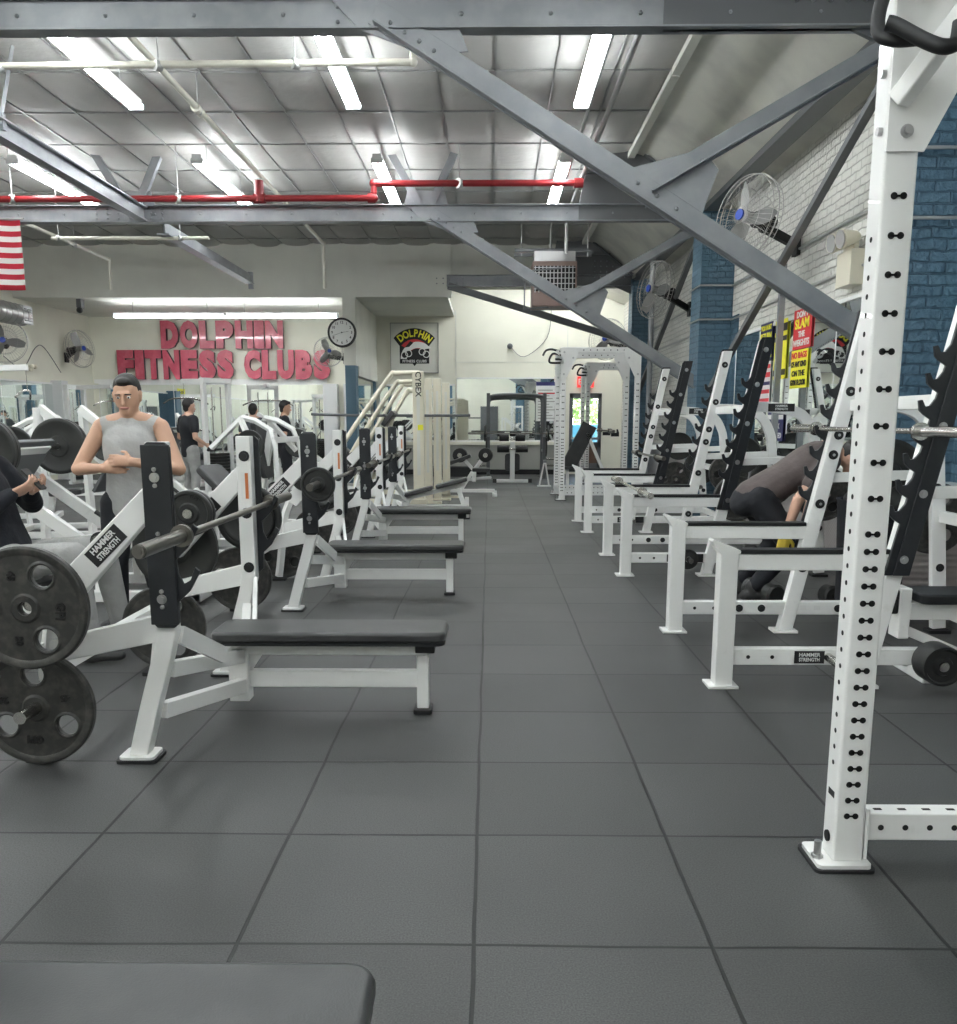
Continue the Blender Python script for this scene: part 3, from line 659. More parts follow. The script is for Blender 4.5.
# ------------------------------------------------------------------ flag
t = thing('striped_flag', 'red and white striped flag hanging from the middle truss', 'flag', (-6.35, 12.6, 3.08))
me = bpy.data.meshes.new('flag'); vs = []; fs = []; mi = []
nx_, W_, H_ = 24, 1.7, .91
for i in range(nx_+1):
    for j in range(14): vs.append((-W_*i/nx_, .03*math.sin(i*.9), H_*j/13))
for i in range(nx_):
    for j in range(13):
        fs.append((i*14+j, i*14+j+1, (i+1)*14+j+1, (i+1)*14+j)); mi.append(2 if (i > nx_*.6 and j >= 6) else (0 if j % 2 == 0 else 1))
me.from_pydata(vs, [], fs)
for k in ('flagred', 'flagwhite', 'flagblue'): me.materials.append(M[k])
for p, k in zip(me.polygons, mi): p.material_index = k; p.use_smooth = True
o = bpy.data.objects.new('flag_cloth', me); COL.objects.link(o); o.parent = t
sm = o.modifiers.new('s', 'SOLIDIFY'); sm.thickness = .004
m = MB(); m.cyl((-1.75, 0, .93), (.05, 0, .93), .012); m.obj('flag_pole', M['pipe'], t)
# ------------------------------------------------------------------ red letters
def letter_mesh(ch, w, h, depth):
    me = text_mesh(ch, 1, .5, .075, 1, M['signred']).copy()
    xs = [v.co.x for v in me.vertices]; ys = [v.co.y for v in me.vertices]
    x0, x1, y0, y1 = min(xs), max(xs), min(ys), max(ys)
    me.transform(Matrix.Diagonal((w/(x1-x0), h/(y1-y0), depth, 1)) @ Matrix.Translation((-x0, -y0, .5)))
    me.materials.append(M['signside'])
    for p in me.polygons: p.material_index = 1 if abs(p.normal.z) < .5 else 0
    return me
t = thing('wall_sign', 'big dark red raised letters DOLPHIN FITNESS CLUBS on the back wall', 'sign', (-9.2, YB-.12, 2.28))
def word(s, x0, x1, z0, h):
    ws = {'I': .55, ' ': .5, 'L': .85}
    tot = sum(ws.get(c, 1) for c in s); u = (x1-x0)/tot; x = x0
    for c in s:
        w = ws.get(c, 1)*u
        if c != ' ':
            o = bpy.data.objects.new('letter', letter_mesh(c, w*.92, h, .10)); COL.objects.link(o); o.parent = t
            o.location = (x+w*.04, 0, z0); o.rotation_euler = FRONT
        x += w
word('DOLPHIN', 9.2-8.0, 9.2-4.98, .76, .66)
word('FITNESS CLUBS', 9.2-9.1, 9.2-3.86, .03, .70)
# ------------------------------------------------------------------ club emblem on framed posters
def emblem(t, cx, cz, s, y, sy=-1):
    """fan-shaped badge; s = overall width"""
    def pr(poly, d, mm, name):
        m = MB(); m.prism([(cx+u*s, cz+v*s) for u, v in poly], y-.002*d-.002, y); m.obj(name, M[mm], t, smooth=False)
    arc = lambda r, a0, a1, n=20, ox=0, oy=-.22: [(ox+r*math.cos(D2(a0+(a1-a0)*k/n)), oy+r*math.sin(D2(a0+(a1-a0)*k/n))) for k in range(n+1)]
    pr(arc(.66, 140, 40)+[(.36, .02), (.36, -.40), (.05, -.40), (0, -.46), (-.05, -.40), (-.36, -.40), (-.36, .02)], 1, 'ink', 'badge_shape')
    pr(arc(.40, 142, 38)+arc(.14, 60, 120), 3, 'sred', 'red_field')
    pr(arc(.42, 178, 62, ox=.08, oy=-.30)+[(.34, .02), (.42, -.03)]+arc(.27, 60, 178, ox=.08, oy=-.30), 6, 'paper', 'leaping_dolphin')
    pr(arc(.262, 178, 30, ox=.08, oy=-.30)+[(.2, -.30)], 5, 'ink', 'dark_belly')
    pr([(-.24, -.02), (-.1, .13), (-.02, .10), (-.12, .0)], 7, 'ink', 'fin')
    for ox, oy in ((-.24, -.2), (-.14, -.16), (.19, -.12), (.29, -.18)):
        m = MB(); m.lathe([(.085*s, 0), (.085*s, .003), (.065*s, .003), (.065*s, 0)], 'Y', 18, (cx+ox*s, y-.022, cz+oy*s)); m.obj('weight_ring', M['paper'], t)
        m = MB(); m.cyl((cx+ox*s, y-.002, cz+oy*s), (cx+ox*s, y-.018, cz+oy*s), .08*s, n=18); m.obj('weight_disc', M['ink'], t)
    W = 'DOLPHIN'; ang = (128, 112.5, 99, 86, 71, 60, 49)
    for ch, a in zip(W, ang):
        r = .535; me = text_mesh(ch, .235*s, .003, .008*s, .8, M['yellow'])
        o = bpy.data.objects.new('badge_letter', me); COL.objects.link(o); o.parent = t
        o.location = (cx+r*s*math.cos(D2(a)), y-.010, cz+(-.22+r*math.sin(D2(a)))*s)
        o.rotation_euler = (PI/2, 0, 0); o.rotation_mode = 'XYZ'; o.rotation_euler = (Matrix.Rotation(D2(90-a), 3, 'Y') @ Matrix.Rotation(PI/2, 3, 'X')).to_euler()
    text('badge_lettering', 'FITNESS CLUBS', .085*s, (cx, y-.012, cz-.345*s), FRONT, M['paper'], t, offset=.002, sx=.95, space=1.1)
t = thing('framed_poster', 'square grey framed poster of the club badge on the back wall beside the clock', 'poster', (-1.83, YB-.05, 2.47))
m = MB(); m.bb(-.58, .58, -.01, .03, 0, 1.18); m.obj('backing', M['wall2'], t)
m = MB(); m.bb(-.59, -.57, -.03, .03, -.01, 1.19); m.bb(.57, .59, -.03, .03, -.01, 1.19); m.bb(-.59, .59, -.03, .03, -.01, .012); m.bb(-.59, .59, -.03, .03, 1.17, 1.19); m.obj('frame', M['frame'], t)
emblem(t, 0, .62, 1.0, -.012)
# ------------------------------------------------------------------ wall clock
t = thing('wall_clock', 'round black-rimmed wall clock on the corner pier next to the sign', 'clock', (-3.03, 18.84, 3.10))
R_ = .295
m = MB(); m.lathe([(0, .05), (R_, .05), (R_, -.02), (R_*.97, -.05), (R_*.88, -.05), (R_*.86, -.01), (0, -.01)], 'Y', 48); m.obj('rim', M['ink'], t)
m = MB(); m.cyl((0, -.013, 0), (0, -.008, 0), R_*.86, n=48); m.obj('dial', M['paper'], t, smooth=False)
for k in range(1, 13):
    a = PI/2-k*PI/6; text('numeral', str(k), .075, (R_*.68*math.cos(a), -.014, R_*.68*math.sin(a)), FRONT, M['ink'], t, offset=.001)
for a, l, w in ((PI/2-D2(252), .2, .012), (PI/2-D2(81), .14, .018)):
    m = MB(); m.beam((0, -.02, 0), (l*math.cos(a), -.02, l*math.sin(a)), .004, w, (0, 1, 0)); m.obj('clock_hand', M['ink'], t)
m = MB(); m.cyl((0, -.026, 0), (0, -.014, 0), .014); m.obj('centre_cap', M['ink'], t)
# ------------------------------------------------------------------ posters on the brick wall mirror
def poster(label, y0, y1, z0, z1, back, lines, x=3.225, bands=()):
    t = thing('wall_poster', label, 'poster', (x, (y0+y1)/2, z0))
    w, h = (y1-y0), z1-z0
    m = MB(); m.bb(-.002, .004, -w/2, w/2, 0, h); m.obj('poster_sheet', M[back], t, smooth=False)
    for (b0, b1, mm) in bands:
        m = MB(); m.bb(-.004, -.002, -w/2, w/2, b0*h, b1*h); m.obj('colour_band', M[mm], t, smooth=False)
    for s, zf, size, mm in lines:
        me = text_mesh(s, 1, .002, .03, 1, M[mm]); xs = [v.co.x for v in me.vertices]; wid = max(xs)-min(xs)
        me = me.copy(); me.transform(Matrix.Diagonal((min(w*.9/wid, size*1.3), size, 1, 1)))
        o = bpy.data.objects.new('lettering', me); COL.objects.link(o); o.parent = t; o.location = (-.006, 0, zf*h); o.rotation_euler = WEST
    return t
poster('red poster reading DON\'T SLAM THE WEIGHTS on the wall mirror', 9.25, 9.78, 2.06, 2.46, 'sred', [("DON'T", .86, .085, 'paper'), ('SLAM', .62, .135, 'yellow'), ('THE', .36, .08, 'paper'), ('WEIGHTS', .14, .09, 'paper')])
poster('yellow poster NO BAGS OF ANY KIND ON THE GYM FLOOR under the red one', 9.3, 9.8, 1.66, 2.05, 'yellow', [('NO BAGS', .85, .085, 'sred'), ('OF ANY KIND', .62, .08, 'ink'), ('ON THE', .38, .08, 'ink'), ('GYM FLOOR', .14, .08, 'ink')])
t = poster('yellow poster with a small figure, between the navy one and the steel post', 9.98, 10.4, 1.78, 2.42, 'yellow', [], bands=((.80, .93, 'ink'), (.64, .72, 'ink'), (.06, .16, 'ink')))
m = MB(); m.lathe([(.05, 0), (.05, .004), (0, .004)], 'X', 16, (-.008, 0, .37)); m.prism([(-.05, .13), (.05, .13), (.065, .3), (-.02, .32)], -.008, -.004, 'YZ'); m.obj('printed_figure', M['paper'], t)
poster('narrow navy poster with yellow and white lines, highest beside the steel post', 10.5, 10.95, 2.02, 2.44, 'navy', [('YOU MUST', .86, .08, 'yellow'), ('RETURN', .64, .09, 'yellow')], bands=((.38, .48, 'paper'), (.22, .3, 'paper'), (.05, .13, 'yellow')))
poster('white poster with red and navy lines beneath the narrow navy one', 10.5, 10.95, 1.50, 2.0, 'paper', [], bands=((.84, .93, 'sred'), (.64, .75, 'sred'), (.46, .54, 'navy'), (.27, .36, 'sred'), (.08, .16, 'sred')))
poster('small navy poster about CHALK ALLOWED low on the wall mirror', 9.95, 10.5, 1.10, 1.42, 'navy', [('CHALK', .5, .08, 'paper'), ('ALLOWED', .18, .08, 'paper')], bands=((.74, .9, 'paper'),))
t = thing('hanging_poster', 'small yellow poster hanging on the side wall near the big plates', 'poster', (-9.72, 16.2, 1.75))
m = MB(); m.bb(0, .01, -.35, .35, 0, .55); m.obj('poster_sheet', M['yellow'], t)
for k, s in enumerate(('NO BAGS', 'OF ANY KIND', 'ON THE', 'GYM FLOOR')): text('lettering', s, .1, (.014, 0, .45-k*.12), (PI/2, 0, PI/2), M['ink'], t, offset=.002)
# ------------------------------------------------------------------ weight plates and barbells (proto meshes)
def plate_mesh(kind):
    """axis along Y, centred, radius R"""
    key = 'plate_'+kind
    if key in TXT: return TXT[key]
    if kind == 'grip':      # 45 lb with three grip openings
        R_, T = .225, .036
        me1 = fill_mesh('web', [circ(0, 0, .20, 48), circ(0, 0, .026, 20)]+[circ(.135*math.cos(a), .135*math.sin(a), .043, 24) for a in (PI/2, PI/2+2*PI/3, PI/2-2*PI/3)], .022, M['iron'], .003)
        m = MB(); m.b.from_mesh(me1)
        m.lathe([(.193, -T/2+.006), (.205, -T/2), (.218, -T/2), (.225, -T/2+.007), (.225, T/2-.007), (.218, T/2), (.205, T/2), (.193, T/2-.006), (.193, -T/2+.006)], 'Y', 64)
        m.lathe([(.026, -T/2), (.046, -T/2), (.056, -.010), (.056, .010), (.046, T/2), (.026, T/2), (.026, -T/2)], 'Y', 32)
        for a in (PI/2, PI/2+2*PI/3, PI/2-2*PI/3):
            m.lathe([(.043, -.014), (.047, -.016), (.055, -.011), (.055, .011), (.047, .016), (.043, .014), (.043, -.014)], 'Y', 24, (.135*math.cos(a), 0, .135*math.sin(a)))
        mm = 'iron'
    else:
        R_, T, mm = {'deep': (.225, .042, 'iron2'), 'mid': (.18, .034, 'iron2'), 'small': (.115, .04, 'iron2'), 'tiny': (.085, .022, 'iron2'), 'round': (.10, .13, 'iron2')}[kind]
        q = min(.02, T*.25); m = MB()
        m.lathe([(.026, -T/2), (.30*R_+.012, -T/2), (.30*R_+.02, -T/2+q*.8), (R_*.80, -T/2+q*.8), (R_*.86, -T/2), (R_*.97, -T/2), (R_, -T/2+q*.5), (R_, T/2-q*.5), (R_*.97, T/2), (R_*.86, T/2), (R_*.8, T/2-q*.8), (.30*R_+.02, T/2-q*.8), (.30*R_+.012, T/2), (.026, T/2), (.026, -T/2)], 'Y', 48)
    TXT[key] = m.mesh('weight_plate', M[mm], True); return TXT[key]
def plate(label, kind, c, rot=0, group=None, letters=False, axis='Y'):
    o = bpy.data.objects.new('weight_plate', plate_mesh(kind)); COL.objects.link(o); o.location = c
    o.rotation_euler = (0, rot, 0) if axis == 'Y' else (0, rot, PI/2) if axis == 'X' else (PI/2, 0, rot)
    tag(o, label, 'weight plate', group)
    if letters:
        for s, a, size in (('45', 20, .036), ('GPI', -95, .044), ('20', 165, .036)) if kind == 'grip' else (('GPI', 90, .03),):
            rr = .125 if kind == 'grip' else .085
            x = text('lettering', s, size, (0, 0, 0), (0, 0, 0), M['letter'], o, ext=.003, offset=.0015)
            a = D2(a)
            x.location = (rr*math.cos(a), -.0135 if kind == 'grip' else -.014, rr*math.sin(a))
            x.rotation_euler = (Matrix.Rotation(PI/2-a if s == 'GPI' else PI, 3, 'Y') @ Matrix.Rotation(PI/2, 3, 'X')).to_euler()
    return o
def plates(label, kinds, c, d, group, rot=0, letters=False, axis='Y'):
    """row of plates along the axis starting at c going direction d; labels per position"""
    n = len(kinds); pos = V(c)
    TH = {'grip': .037, 'deep': .043, 'mid': .035, 'small': .042, 'tiny': .024, 'round': .14}
    dv = V((0, d, 0)) if axis == 'Y' else V((d, 0, 0))
    for i, k in enumerate(kinds):
        pos = pos+dv*TH[k]/2
        if n == 1: lb = label % ''
        else: lb = label % (('innermost ', 'outermost ') if n == 2 else ('innermost ', 'middle ', 'outermost ', 'extra '))[min(i, 3)]
        plate(lb, k, pos, rot+i*.4, group, letters and i == n-1 if d < 0 else letters, axis)
        pos = pos+dv*TH[k]/2
BARB = None
def barbell(label, c, rz=0, mm='bar'):
    t = thing('barbell', label, 'barbell', c, 'olympic barbells', rz)
    m = MB(); m.cyl((0, -.66, 0), (0, .66, 0), .014, n=14); m.obj('shaft', M[mm], t)
    for s in (-1, 1):
        m = MB(); m.cyl((0, s*.69, 0), (0, s*1.09, 0), .025, n=20); m.cyl((0, s*1.09, 0), (0, s*1.10, 0), .021, n=20); m.cyl((0, s*1.10, 0), (0, s*1.104, 0), .012, n=10)
        m.obj('sleeve', M[mm], t)
        m = MB(); m.cyl((0, s*.655, 0), (0, s*.67, 0), .030, n=20); m.cyl((0, s*.67, 0), (0, s*.69, 0), .042, n=24); m.obj('collar', M[mm], t)
    return t

# ------------------------------------------------------------------ flat olympic bench
def hook_poly(z0, z1, xc, w, hooks, lean=0., d=.085):
    """tall plate with J hooks on +X side; xc(z) centre line with lean"""
    L = lambda z: xc+lean*(z-z0)
    poly = [(L(z0)-w/2+.0, z0+.02), (L(z0)-w/2+.02, z0), (L(z0)+w/2-.02, z0), (L(z0)+w/2, z0+.02)]
    for h in hooks:
        b = L(h)+w/2
        poly += [(b, h-.075), (b+d*.55, h-.030), (b+d*1.05, h+.045), (b+d*.82, h+.062), (b+d*.60, h+.012), (b+d*.28, h-.004), (b+.006, h+.035)]
    poly += [(L(z1)+w/2, z1-.02), (L(z1)+w/2-.02, z1), (L(z1)-w/2+.02, z1), (L(z1)-w/2, z1-.02)]
    return poly
def bolts(m, pts, y, s, r=.011):
    for x, z in pts: m.cyl((x, y, z), (x, y+s*.012, z), r, n=10); m.cyl((x, y, z), (x, y+s*.004, z), r*1.7, n=14)
def bench(label, loc, incline=False):
    t = thing('bench_press', label, 'weight bench', loc, 'olympic benches along the aisle')
    G = lambda pts: pts
    # pad
    m = MB()
    if not incline:
        m.rbox(-1.24, -.19, -.145, .145, .355, .405, .05); m.obj('bench_pad', M['vinyl'], t, bevel=.018)
        m = MB(); m.rbox(-1.235, -.195, -.138, .138, .342, .357, .045); m.obj('pad_base', M['vinyl_side'], t)
        m = MB(); m.bb(-1.18, -.28, -.035, .035, .275, .342); m.obj('top_rail', M['white'], t, bevel=.006)
        m = MB(); m.bb(-.335, -.245, -.045, .045, .285, .335); m.obj('end_cap', M['black'], t, bevel=.006)
    else:
        m.rbox(-.47, -.03, -.145, .145, -.025, .03, .05); o = m.obj('seat_pad', M['vinyl'], t, bevel=.018); o.location = (-.74, 0, .43); o.rotation_euler = (0, -.25, 0)
        m = MB(); m.rbox(.02, .46, -.145, .145, -.025, .03, .05); o = m.obj('back_pad', M['vinyl'], t, bevel=.018); o.location = (-.74, 0, .43); o.rotation_euler = (0, -.25, 0)
        m = MB(); m.beam((-1.15, 0, .27), (-.33, 0, .48), .06, .06); m.obj('top_rail', M['white'], t, bevel=.006)
        m = MB(); m.beam((-.42, 0, .42), (-.30, 0, .06), .06, .06); m.obj('front_strut', M['white'], t)
    m = MB(); m.bb(-.33, -.275, -.03, .03, .02, .275 if not incline else .30); m.obj('leg', M['white'], t, bevel=.006)
    m = MB(); m.rbox(-.345, -.260, -.06, .06, 0, .022, .015); m.obj('foot_cap', M['black'], t, bevel=.004)
    m = MB(); m.bb(-1.14, -.32, -.022, .022, .118, .198); m.obj('lower_rail', M['white'], t, bevel=.006)
    m = MB(); m.bb(-1.19, -1.10, -.04, .04, .055, .30); m.prism([(-1.10, .30), (-1.02, .30), (-1.10, .18)], -.004, .004); m.obj('pedestal', M['white'], t, bevel=.006)
    for s in (-1, 1):
        # upright: foot kicks back, then vertical
        u = MB(); w = .075; y = s*.60
        cl = [(-1.385, .02), (-1.33, .22), (-1.27, .42), (-1.245, .52), (-1.245, 1.25)]
        u.prism([(x-w/2, z) for x, z in cl]+[(x+w/2, z) for x, z in cl[::-1]], y-.035, y+.035)
        up = u.obj('upright', M['white'], t, bevel=.006)
        m = MB(); m.rbox(-1.455, -1.315, y-.06, y+.06, .012, .026, .02); m.obj('foot_plate', M['white'], up, bevel=.003)
        m = MB(); m.rbox(-1.465, -1.305, y-.068, y+.068, 0, .013, .02); m.obj('foot_pad', M['black'], up)
        m = MB(); m.prism(hook_poly(.545, 1.25, -1.235, .105, (.72, .885) if True else ()), y+s*.036, y+s*.052)
        m.prism([(-1.288, .56), (-1.182, .56), (-1.182, 1.24), (-1.288, 1.24)], y+s*.052, y+s*.064)
        rp = m.obj('hook_plate', M['hook'], up, bevel=.003)
        m = MB(); bolts(m, [(-1.24, 1.12), (-1.24, .88), (-1.24, .66)], y+s*.064, s); bolts(m, [(-1.24, 1.15), (-1.24, 1.09), (-1.24, .91), (-1.24, .85), (-1.24, .69), (-1.24, .63)], y+s*.064, s, .005)
        m.obj('bolt', M['bolt'], up)
        m = MB(); bolts(m, [(-1.24, 1.15), (-1.24, .86), (-1.24, .58)], y-s*.035, -s, .016); m.obj('bolt', M['black'], up)
        m = MB(); m.bb(-1.262, -1.222, y-s*.0365 if s < 0 else y-.0365, (y-s*.0365 if s < 0 else y-.0365)+.0012, .93, 1.07); m.obj('warning_label', M['paper'], up)
        m = MB(); m.bb(-1.240, -1.224, (y+.0377 if s < 0 else y-.0380), (y+.0379 if s < 0 else y-.0377), .935, 1.065); m.obj('label_stripe', M['stickerorange'], up)
        # stretchers from pedestal to the uprights
        for za, zb in ((.13, .19), (.27, .36)):
            m = MB(); m.beam((-1.13, s*.03, za), (-1.30 if zb < .3 else -1.26, s*.57, zb), .045, .065); m.obj('stretcher', M['white'], t, bevel=.005)
        m = MB(); m.beam((-1.21, s*.57, .50), (-1.14, s*.25, .33), .02, .07); m.obj('gusset', M['white'], t)
        # storage arm behind
        st = MB(); yy = y
        st.beam((-1.27, yy, 1.06), (-1.66, yy, .66), .05, .085, (0, 1, 0)) if False else st.prism([(-1.27, 1.11), (-1.27, .98), (-1.60, .625), (-1.70, .69)], yy-.027, yy+.027)
        ob = st.obj('storage_arm', M['white'], t, bevel=.006)
        m = MB(); q = Matrix.Translation((-1.455, yy-.0285, .86)) @ Matrix.Rotation(-math.atan2(.42, .43), 4, 'Y')
        m.bb(-.085, .085, -.001, .001, -.035, .035); m.xf(q).obj('name_plate', M['ink'], ob)
        for dz, s_ in ((.016, 'HAMMER'), (-.016, 'STRENGTH')):
            x = text('lettering', s_, .032, (0, 0, 0), (0, 0, 0), M['paper'], ob, ext=.0008, offset=.0008, sx=.95 if s_ == 'HAMMER' else .72)
            x.matrix_local = Matrix.Translation((-1.455, yy-.031, .86)) @ Matrix.Rotation(-math.atan2(.42, .43), 4, 'Y') @ Matrix.Translation((0, 0, dz)) @ Matrix.Rotation(PI/2, 4, 'X')
        m = MB(); m.prism([(-1.24, .60), (-1.24, .49), (-1.75, .385), (-1.75, .475)], yy-.025, yy+.025); m.obj('storage_arm', M['white'], t, bevel=.006)
        m = MB(); m.tube([(-1.655, yy, .665), (-1.70, yy, .55), (-1.72, yy, .43), (-1.745, yy, .2), (-1.77, yy, .03)], .034, 4, smooth=3); m.obj('rear_leg', M['white'], t, bevel=.004)
        m = MB(); m.rbox(-1.83, -1.71, yy-.055, yy+.055, 0, .02, .015); m.obj('rear_foot', M['black'], t)
        for x, z, l, inner in ((-1.655, .675, .24, 0), (-1.74, .24, .22, 0), (-1.50, .87, .17, 1)):
            dd = -s if inner else s
            m = MB(); m.cyl((x, yy, z), (x, yy+dd*l, z), .024, n=18); m.obj('weight_peg', M['chrome'], t)
            m = MB(); m.cyl((x, yy+dd*.02, z), (x, yy+dd*.05, z), .036, n=18); m.obj('peg_collar', M['black'], t)
    m = MB(); m.beam((-1.745, -.6, .35), (-1.745, .6, .35), .05, .06); m.obj('rear_crossbar', M['white'], t)
    return t
BX = (0, 3.96, 0)
b1 = bench('nearest flat bench wholly in view, with two big GPI plates stored behind', BX)
b0 = copy_tree(b1, (0, 1.265, 0), label='bench of which only the pad end shows at the bottom picture edge')
b2 = copy_tree(b1, (0, 6.77, 0), label='flat bench press with the small-plated barbell, second from the camera')
b3 = copy_tree(b1, (0, 9.56, 0), label='flat bench press with short white lower rail, third along the aisle')
b4 = bench('inclined bench press with tilted pad, just before the cream cable columns', (.0, 12.1, 0), True)
barbell('bare barbell resting on the hooks of the nearest full bench', (-1.145, 3.96, .905))
barbell('barbell with one round plate, resting on the second bench', (-1.145, 6.77, .905))
barbell('bare barbell resting on the third bench', (-1.145, 9.56, .905))
barbell('bare barbell resting on the inclined bench before the cream columns', (-1.145, 12.1, .905))
plates('round %sweight plate on the near sleeve of the barbell of the second bench', ['small', ], (-1.145, 5.98, .905), -1, 'plates on barbells')
# plates stored on the nearest bench
gp = 'plates stored behind the benches'
plates('upper GPI grip plate on the storage peg nearest the camera, %sone', ['grip'], (-1.66, 3.13, .665), -1, gp, rot=-PI/2, letters=True)
plates('lower GPI grip plate marked 45, standing just above the floor, %sone', ['grip'], (-1.745, 3.30, .235), -1, gp, rot=0, letters=True)
plates('%sgrip plate on the low far storage peg of the nearest bench', ['grip'], (-1.745, 4.63, .235), 1, gp, rot=.5)
plates('%ssmall round plate on the inner peg of the nearest bench, beside its barbell', ['small', 'small'], (-1.50, 4.49, .87), -1, gp, letters=True)
plates('%splate on the high far storage peg of the nearest bench', ['deep', 'mid'], (-1.66, 4.63, .665), 1, gp)
for D_, nm in ((6.77, 'second'), (9.56, 'third')):
    plates('%splate on the high near storage peg of the '+nm+' bench', ['deep', 'mid'], (-1.66, D_-.63, .665), -1, gp)
    plates('%splate on the low near storage peg of the '+nm+' bench', ['grip'], (-1.745, D_-.63, .235), -1, gp, rot=.8)
    plates('%splate on the low far storage peg of the '+nm+' bench', ['grip', 'deep'], (-1.745, D_+.63, .235), 1, gp, rot=.2)
    plates('%ssmall plate on the inner storage peg of the '+nm+' bench', ['small'], (-1.50, D_+.53, .87), -1, gp)
plates('%splate lying against the low storage of the inclined bench', ['deep'], (-1.745, 11.45, .235), -1, gp)

# ------------------------------------------------------------------ squat racks along the brick wall
def squat_rack(label, loc):
    t = thing('squat_rack', label, 'squat rack', loc, 'squat racks along the brick wall')
    for s in (-1, 1):
        y = s*.59
        m = MB(); m.bb(1.135, 1.225, y-.045, y+.045, .012, .69); fp = m.obj('front_post', M['white'], t, bevel=.007)
        m = MB(); m.bb(1.10, 1.25, y-.07, y+.07, .004, .016); m.obj('foot_plate', M['white'], fp)
        m = MB(); m.prism([(1.09, .745), (1.10, .755), (1.235, .70), (1.235, .685), (1.135, .68)], y-.045, y+.045); m.obj('end_lip', M['white'], fp, bevel=.004)
        m = MB(); m.bb(1.22, 1.972, y-.035, y+.035, .60, .682); sf = m.obj('safety_rail', M['white'], t, bevel=.006)
        m = MB(); m.bb(1.235, 1.968, y-.04, y+.04, .682, .705); m.obj('rubber_strip', M['black'], sf, bevel=.003)
        m = MB(); m.bb(1.22, 2.84, y-.03, y+.03, .118, .202); br = m.obj('base_rail', M['white'], t, bevel=.006)
        m = MB(); f_ = y-.0305
        for x in (1.30, 1.42): m.cyl((x, f_-.001, .16), (x, f_+.003, .16), .010, n=12)
        m.obj('bolt_hole', M['hole'], br)
        if s < 0:
            m = MB(); m.bb(1.53, 1.68, f_-.002, f_, .128, .192); m.obj('name_plate', M['ink'], br)
            text('lettering', 'HAMMER', .026, (1.605, f_-.0025, .172), FRONT, M['paper'], br, ext=.0005, offset=.0006)
            text('lettering', 'STRENGTH', .026, (1.605, f_-.0025, .147), FRONT, M['paper'], br, ext=.0005, offset=.0006, sx=.8)
            m = MB(); m.bb(1.74, 1.84, f_-.018, f_, .125, .198); m.cyl((1.78, f_-.024, .16), (1.78, f_-.017, .16), .012); m.obj('rubber_stop', M['black'], br, bevel=.003)
        else:
            m = MB(); m.bb(1.96, 2.0, f_-.002, f_, .15, .18); m.bb(2.05, 2.09, f_-.002, f_, .15, .18); m.obj('label_sticker', M['paper'], br)
            m = MB(); bolts(m, [(1.58, .16), (1.72, .16), (2.2, .16)], f_, -1, .014); m.obj('bolt', M['black'], br)
        # leaning upright
        X = lambda z: 1.875+.205*z
        m = MB(); m.prism([(X(.02)-.045, .02), (X(.02)+.045, .02), (X(1.98)+.045, 1.98), (X(1.98)-.045, 1.98)], y-.035, y+.035); up = m.obj('upright', M['white'], t, bevel=.007)
        m = MB(); m.bb(1.80, 1.95, y-.06, y+.06, .004, .02); m.obj('foot_plate', M['white'], up)
        m = MB()
        lean = .205; pl = []
        z0, z1 = .58, 2.0
        # hooks point to the aisle (-X)
        hk = [.895+.125*k for k in range(7)]; w = .12
        P = [(X(z0)+w/2, z0), (X(z1)+w/2, z1), (X(z1)-w/2+.02, z1), (X(z1)-w/2, z1-.03)]
        for h in hk[::-1]:
            b_ = X(h)-w/2
            P += [(b_+.012, h+.035), (b_-.012, h+.002), (b_-.034, h-.002), (b_-.050, h+.030), (b_-.068, h+.026), (b_-.060, h-.020), (b_-.040, h-.040), (b_-.006, h-.062)]
        P += [(X(z0)-w/2, z0)]
        m.prism(P, y+s*.036, y+s*.056); m.prism([(X(z0)+w/2, z0), (X(z1)+w/2, z1), (X(z1)-.02, z1), (X(z0)-.02, z0)], y+s*.056, y+s*.066)
        hp = m.obj('hook_plate', M['hook'], up, bevel=.003)
        m = MB(); bolts(m, [(X(z)+.01, z) for z in (.66, .98, 1.3, 1.62, 1.9)], y+s*.066, s, .012); m.obj('bolt', M['bolt'], up)
        m = MB(); bolts(m, [(X(z), z) for z in (.42, .82, 1.12, 1.24, 1.5, 1.85)], y-s*.035, -s, .017); m.obj('bolt', M['black'], up)
        m = MB()
        for z in (.42, .82, 1.12, 1.24, 1.5, 1.85): m.cyl((X(z), y-s*.035, z), (X(z), y-s*.05, z), .009, n=10)
        m.obj('bolt', M['bolt'], up)
        # storage arch to the wall side
        m = MB(); pts = spline([V(p) for p in ((2.17, y, 1.44), (2.42, y, 1.43), (2.62, y, 1.37), (2.73, y, 1.2), (2.76, y, 1.0), (2.80, y, .6), (2.85, y, .03))], 5)
        w = .043
        nrm = []
        for i, p in enumerate(pts):
            tt = (pts[min(i+1, len(pts)-1)]-pts[max(i-1, 0)]).normalized(); nrm.append(V((-tt.z, 0, tt.x)))
        m.prism([((p+n*w).x, (p+n*w).z) for p, n in zip(pts, nrm)]+[((p-n*w).x, (p-n*w).z) for p, n in list(zip(pts, nrm))[::-1]], y-.025, y+.025)
        ar = m.obj('storage_arch', M['white'], t, bevel=.005)
        m = MB(); m.bb(2.33, 2.55, y-.0275, y-.0255, 1.40, 1.465); m.obj('name_plate', M['ink'], ar)
        text('lettering', 'HAMMER', .025, (2.44, y-.029, 1.446), FRONT, M['paper'], ar, ext=.0005, offset=.0006)
        text('lettering', 'STRENGTH', .025, (2.44, y-.029, 1.42), FRONT, M['paper'], ar, ext=.0005, offset=.0006, sx=.85)
        m = MB(); m.beam((2.11, y, .98), (2.75, y, 1.0), .04, .06); m.obj('side_brace', M['white'], t, bevel=.004)
